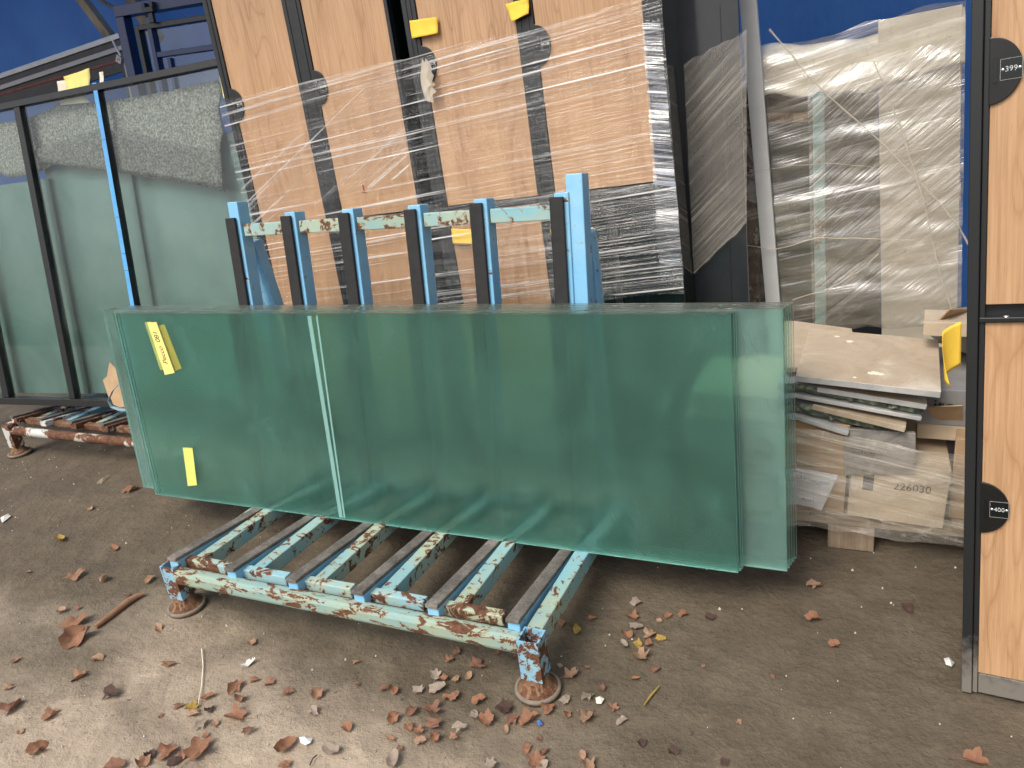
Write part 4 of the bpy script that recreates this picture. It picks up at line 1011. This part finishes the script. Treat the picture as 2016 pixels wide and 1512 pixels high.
# ------------------------------------------------------------------ leaves and litter
def leaf_mesh(seed, kind):
    r_ = random.Random(seed); n = 22 if kind == 'lobed' else 16
    out = []
    for k in range(n):
        a = 2*pi*k/n
        if kind == 'lobed': r = .55 + .45*abs(cos(a*2.5 + .3)) ** 1.2 + r_.uniform(-.13, .10); sx, sy = 1, .92
        elif kind == 'oval': r = 1 + r_.uniform(-.05, .05); sx, sy = 1, .62
        else: r = .75 + r_.uniform(-.28, .25); sx, sy = 1, .75
        out.append((r*cos(a)*sx, r*sin(a)*sy))
    cu, cv, ph = r_.uniform(.3, 1.0), r_.uniform(-.5, .8), r_.uniform(0, 6)
    if kind == 'curled': cu = r_.uniform(.7, 1.2)
    def pt(x, y):
        c_, s_ = cos(ph), sin(ph); a, b = x*c_ + y*s_, -x*s_ + y*c_
        z = cu*a*a*.75 + cv*b*b*.5 + .24*nz(x*2.5 + seed, y*2.5, seed) + .10*abs(y)
        a *= (1 - .28*cu*min(1, a*a)); return (a*c_ - b*s_, a*s_ + b*c_, z)
    vs_ = [pt(0, 0)]
    for f in (.38, .72, 1.0):
        vs_ += [pt(x*f, y*f) for x, y in out]
    zmin = min(v[2] for v in vs_); vs_ = [(v[0]*.5, v[1]*.5, (v[2] - zmin)*.5 + .01) for v in vs_]
    fs = [(0, 1+k, 1+(k+1) % n) for k in range(n)]
    for g in range(2):
        fs += [(1+g*n+k, 1+(g+1)*n+k, 1+(g+1)*n+(k+1) % n, 1+g*n+(k+1) % n) for k in range(n)]
    mb = MB(); mb.add(vs_, fs, True)
    if kind == 'lobed': mb.tube([(-.28, 0, .02), (-.55, .03, .03), (-.78, .02, .015)], [.016, .012, .01], 5)
    return mb
LV = {}
for k in range(14):
    kind = ('lobed', 'oval', 'torn', 'curled')[k % 4]; LV.setdefault(kind, []).append(leaf_mesh(k*3+1, kind))
LMESH = {}
def leaf_me(kind, idx, col):
    key = (kind, idx % len(LV[kind]), col)
    if key not in LMESH: LMESH[key] = LV[kind][key[1]].mesh('leaf', LEAFM[col])
    return LMESH[key]
LEAVES = '''118,1062,26,yellow,oval 226,1078,20,orange,oval 149,1133,42,pink,torn 205,1139,26,tan,oval 293,1139,30,pink,torn 55,1125,16,tan,torn 120,1201,24,tan,curled 151,1196,18,pink,torn
149,1227,60,orange,torn 149,1256,74,orange,curled 309,1238,28,tan,curled 333,1307,36,pink,torn 156,1331,38,pink,curled 219,1366,42,dark,curled 14,1352,26,tan,torn 24,1392,46,rust,curled 99,1408,32,pink,lobed
351,1389,24,rust,torn 377,1392,30,yellow,lobed 382,1403,30,tan,curled 410,1371,24,orange,oval 413,1396,26,dark,curled 399,1425,32,grey,curled 422,1424,26,tan,torn 462,1411,46,orange,lobed 488,1437,28,rust,curled
316,1408,16,rust,torn 404,1446,20,orange,torn 465,1352,42,orange,curled 500,1338,28,orange,torn 531,1343,28,orange,curled 472,1375,26,orange,oval 566,1362,24,rust,lobed 625,1364,40,pink,curled 616,1401,30,grey,curled
680,1432,34,orange,curled 559,1470,44,orange,oval 562,1503,32,orange,torn 653,1477,38,grey,oval 73,1475,46,orange,curled 222,1508,50,rust,torn 281,1501,34,pink,lobed 330,1480,48,orange,curled 392,1477,56,orange,lobed
360,1484,26,orange,curled 295,1484,30,dark,curled 340,1500,34,dark,torn 189,1298,30,tan,curled 496,1265,34,tan,torn 260,965,36,orange,curled 178,1001,22,tan,curled 884,1296,24,orange,curled 900,1281,28,rust,torn
938,1308,46,rust,torn 978,1285,24,orange,torn 775,1358,26,orange,oval 754,1356,24,rust,curled 823,1358,38,grey,torn 859,1356,48,grey,torn 857,1328,30,grey,lobed 874,1334,32,orange,torn 898,1336,26,tan,torn 922,1330,22,tan,oval
878,1372,24,orange,curled 894,1371,36,orange,torn 811,1398,34,rust,curled 775,1412,40,orange,curled 849,1398,46,rust,lobed 855,1424,46,rust,torn 857,1450,34,orange,curled 803,1430,34,orange,torn 823,1438,26,orange,lobed
827,1458,30,tan,curled 906,1432,34,grey,curled 892,1449,26,pink,torn 942,1378,38,orange,curled 934,1406,32,grey,torn 958,1416,42,orange,lobed 993,1392,56,dark,torn 1013,1416,36,rust,curled 1041,1416,46,orange,lobed
1079,1394,40,orange,curled 1113,1378,34,grey,torn 1117,1406,26,orange,curled 1158,1412,40,tan,lobed 1158,1372,34,grey,curled 1184,1354,28,rust,torn 1206,1392,26,pink,lobed 1224,1417,34,grey,torn 1126,1327,38,tan,lobed
1156,1312,18,pink,torn 1103,1309,18,grey,torn 1251,1186,30,grey,curled 1245,1213,36,orange,curled 1251,1234,40,grey,torn 1234,1248,28,orange,oval 1279,1248,36,tan,curled 1299,1256,28,yellow,torn 1255,1268,32,yellow,torn
1277,1266,22,orange,oval 1228,1268,24,grey,oval 1261,1291,46,tan,lobed 1297,1221,22,tan,torn 1315,1211,20,orange,lobed 1345,1210,28,orange,curled 1398,1214,34,dark,torn 1166,1216,24,orange,curled 1136,1240,26,yellow,oval
1251,1335,18,orange,oval 1289,1317,24,rust,curled 1261,1462,28,dark,curled 1327,1478,38,dark,torn 1035,1471,32,orange,torn 1061,1453,20,rust,torn 1055,1495,40,orange,lobed 1071,1479,24,rust,curled 775,1497,40,grey,oval
769,1453,16,pink,oval 787,1471,22,pink,torn 1144,1486,30,tan,curled 1158,1505,36,tan,lobed 995,1435,20,tan,oval 1068,1508,30,grey,oval 965,1508,56,grey,torn 1605,1152,34,tan,curled 1600,1217,38,orange,curled
1642,1266,28,orange,curled 1785,1195,34,dark,torn 1920,1496,46,orange,lobed 1012,1292,14,rust,torn 1105,1225,26,rust,torn 702,1345,18,rust,torn 40,1440,22,tan,torn 1425,1500,30,dark,torn 1455,1420,20,tan,torn
30,1300,24,pink,torn 250,1170,20,rust,torn 700,1302,18,pink,torn 1385,1310,16,pink,torn 1520,1330,16,rust,torn'''.split()
def zone(x, y):
    if x > 1240 and y >= 1300: return 'on the open dirt right of the rack'
    if x > 1140 and y < 1300: return 'under the right end of the glass' if x < 1420 else 'on the dirt below the stone pallet'
    if x > 1085: return "just right of the rack foot"
    if x > 980: return "against the rack foot"
    if x > 740: return "in the drift left of the rack foot"
    if x > 540: return 'on pale sand midway before the rack'
    if x > 320: return 'in the loose drift before the rack'
    if y < 1290: return 'on the dirt left of the blue rack'
    return 'in the near left corner'
CN = {'rust': 'rust brown', 'orange': 'orange brown', 'tan': 'tan', 'dark': 'dark brown', 'grey': 'pale grey', 'yellow': 'yellowish', 'pink': 'pinkish brown'}
KN = {'lobed': 'lobed', 'oval': 'oval', 'torn': 'torn', 'curled': 'curled'}
LOBJ = []
for i, s_ in enumerate(LEAVES):
    px, py, sz, col, kind = s_.split(','); px, py, sz = float(px), float(py), float(sz)
    P = hz((px, py), .004); scale = sz * (P - EYE).length / F_PX * .97
    o = bpy.data.objects.new('leaf', leaf_me(kind, i, col)); C.objects.link(o)
    o.location = (P.x, P.y, .0); o.scale = (scale,)*3
    o.rotation_euler = (rnd.uniform(-.22, .22), rnd.uniform(-.22, .22), rnd.uniform(0, 6.28))
    size = 'small' if sz < 26 else ('large' if sz > 39 else 'medium')
    LOBJ.append((py, o))
    tag(o, ' '.join(w for w in (size if size != 'medium' else '', KN[kind], CN[col], 'leaf', zone(px, py)) if w), 'leaf', 'dry leaves fallen on the dirt')

by = {}
for py, o in sorted(LOBJ, key=lambda e: e[0]): by.setdefault(o['label'], []).append(o)
for lab, os_ in by.items():
    if len(os_) > 1:
        for k, o in enumerate(os_): o['label'] = lab + (', farthest' if k == 0 else ', nearest' if k == len(os_)-1 else ', middle one')
def litter(name, pix, mat, label, cat, lift=.004, th=.002):
    pts = [hz(p, lift) for p in pix]; c_ = sum(pts, Vector())/len(pts); mb = MB()
    vs_ = [c_ + Vector((0, 0, .010))] + [p + Vector((0, 0, .006*nz(p.x*40, p.y*40))) for p in pts]; n_ = len(pts)
    mb.add(vs_, [(0, 1+k, 1+(k+1) % n_) for k in range(n_)], False)
    o = mb.build(name, mat); s_ = o.modifiers.new('thickness', 'SOLIDIFY'); s_.thickness = th
    return tag(o, label, cat)
P = hz((490, 1305), .003); o = leaf_mesh(57, 'torn').build('plastic_scrap', MT['plastic']); o.location = (P.x, P.y, 0); o.scale = (.062, .034, .05); o.rotation_euler = (.1, -.15, 1.15)
tag(o, 'crumpled white plastic scrap on sand before the front beam', 'plastic scrap')
litter('paper_scrap', ((589, 1452), (600, 1449), (606, 1455), (615, 1453), (612, 1462), (602, 1468), (592, 1462)), MT['white_paper'], 'white torn paper scrap near the bottom edge', 'paper scrap')
litter('paper_scrap', ((1172, 1372), (1182, 1368), (1190, 1376), (1184, 1386), (1174, 1384)), MT['paper'], 'tiny white scrap among leaves right of the rack foot', 'paper scrap')
litter('paper_scrap', ((1858, 1296), (1868, 1293), (1880, 1303), (1874, 1313), (1862, 1308)), MT['plastic'], 'small white scrap on the dirt left of the tall locker', 'paper scrap')
litter('blue_scrap', ((1057, 1421), (1066, 1418), (1069, 1425), (1060, 1429)), MT['inkblue'], 'tiny bright blue scrap beside an orange leaf', 'plastic scrap')
litter('bark_strip', ((0, 1018), (16, 1012), (22, 1016), (4, 1028)), MT['plastic'], 'pale splinter at the left edge of the dirt', 'splinter')
litter('wood_chip', ((190, 950), (212, 933), (218, 936), (200, 952)), MT['timber'], 'flat grey wood chip left of the green glass', 'wood chip')
def stick(name, pix, r, mat, label, cat, z=.006):
    mb = MB(); r0 = r[0] if isinstance(r, list) else r; mb.tube([hz(p, z) + Vector((0, 0, .003*nz(i*1.7, r0*300))) for i, p in enumerate(pix)], r, 7); return tag(mb.build(name, mat), label, cat)
stick('bark_stick', [(188, 1234), (215, 1214), (245, 1190), (265, 1176), (284, 1168)], [.009, .011, .012, .012, .006], LEAFM['pink'], 'reddish bark stick lying left of the blue rack foot', 'stick')
stick('straw_stem', [(397, 1277), (400, 1310), (397, 1350), (391, 1385)], .0016, MT['paper'], 'long thin pale straw stem on the sand', 'straw', .005)
stick('straw_stem', [(1268, 1388), (1282, 1368), (1298, 1350)], [.002, .0035, .002], LEAFM['yellow'], 'short yellow straw stem right of the rack foot', 'straw')
stick('twig', [(610, 1506), (616, 1492), (624, 1486)], .0018, LEAFM['dark'], 'tiny dark twig at the bottom edge', 'twig')
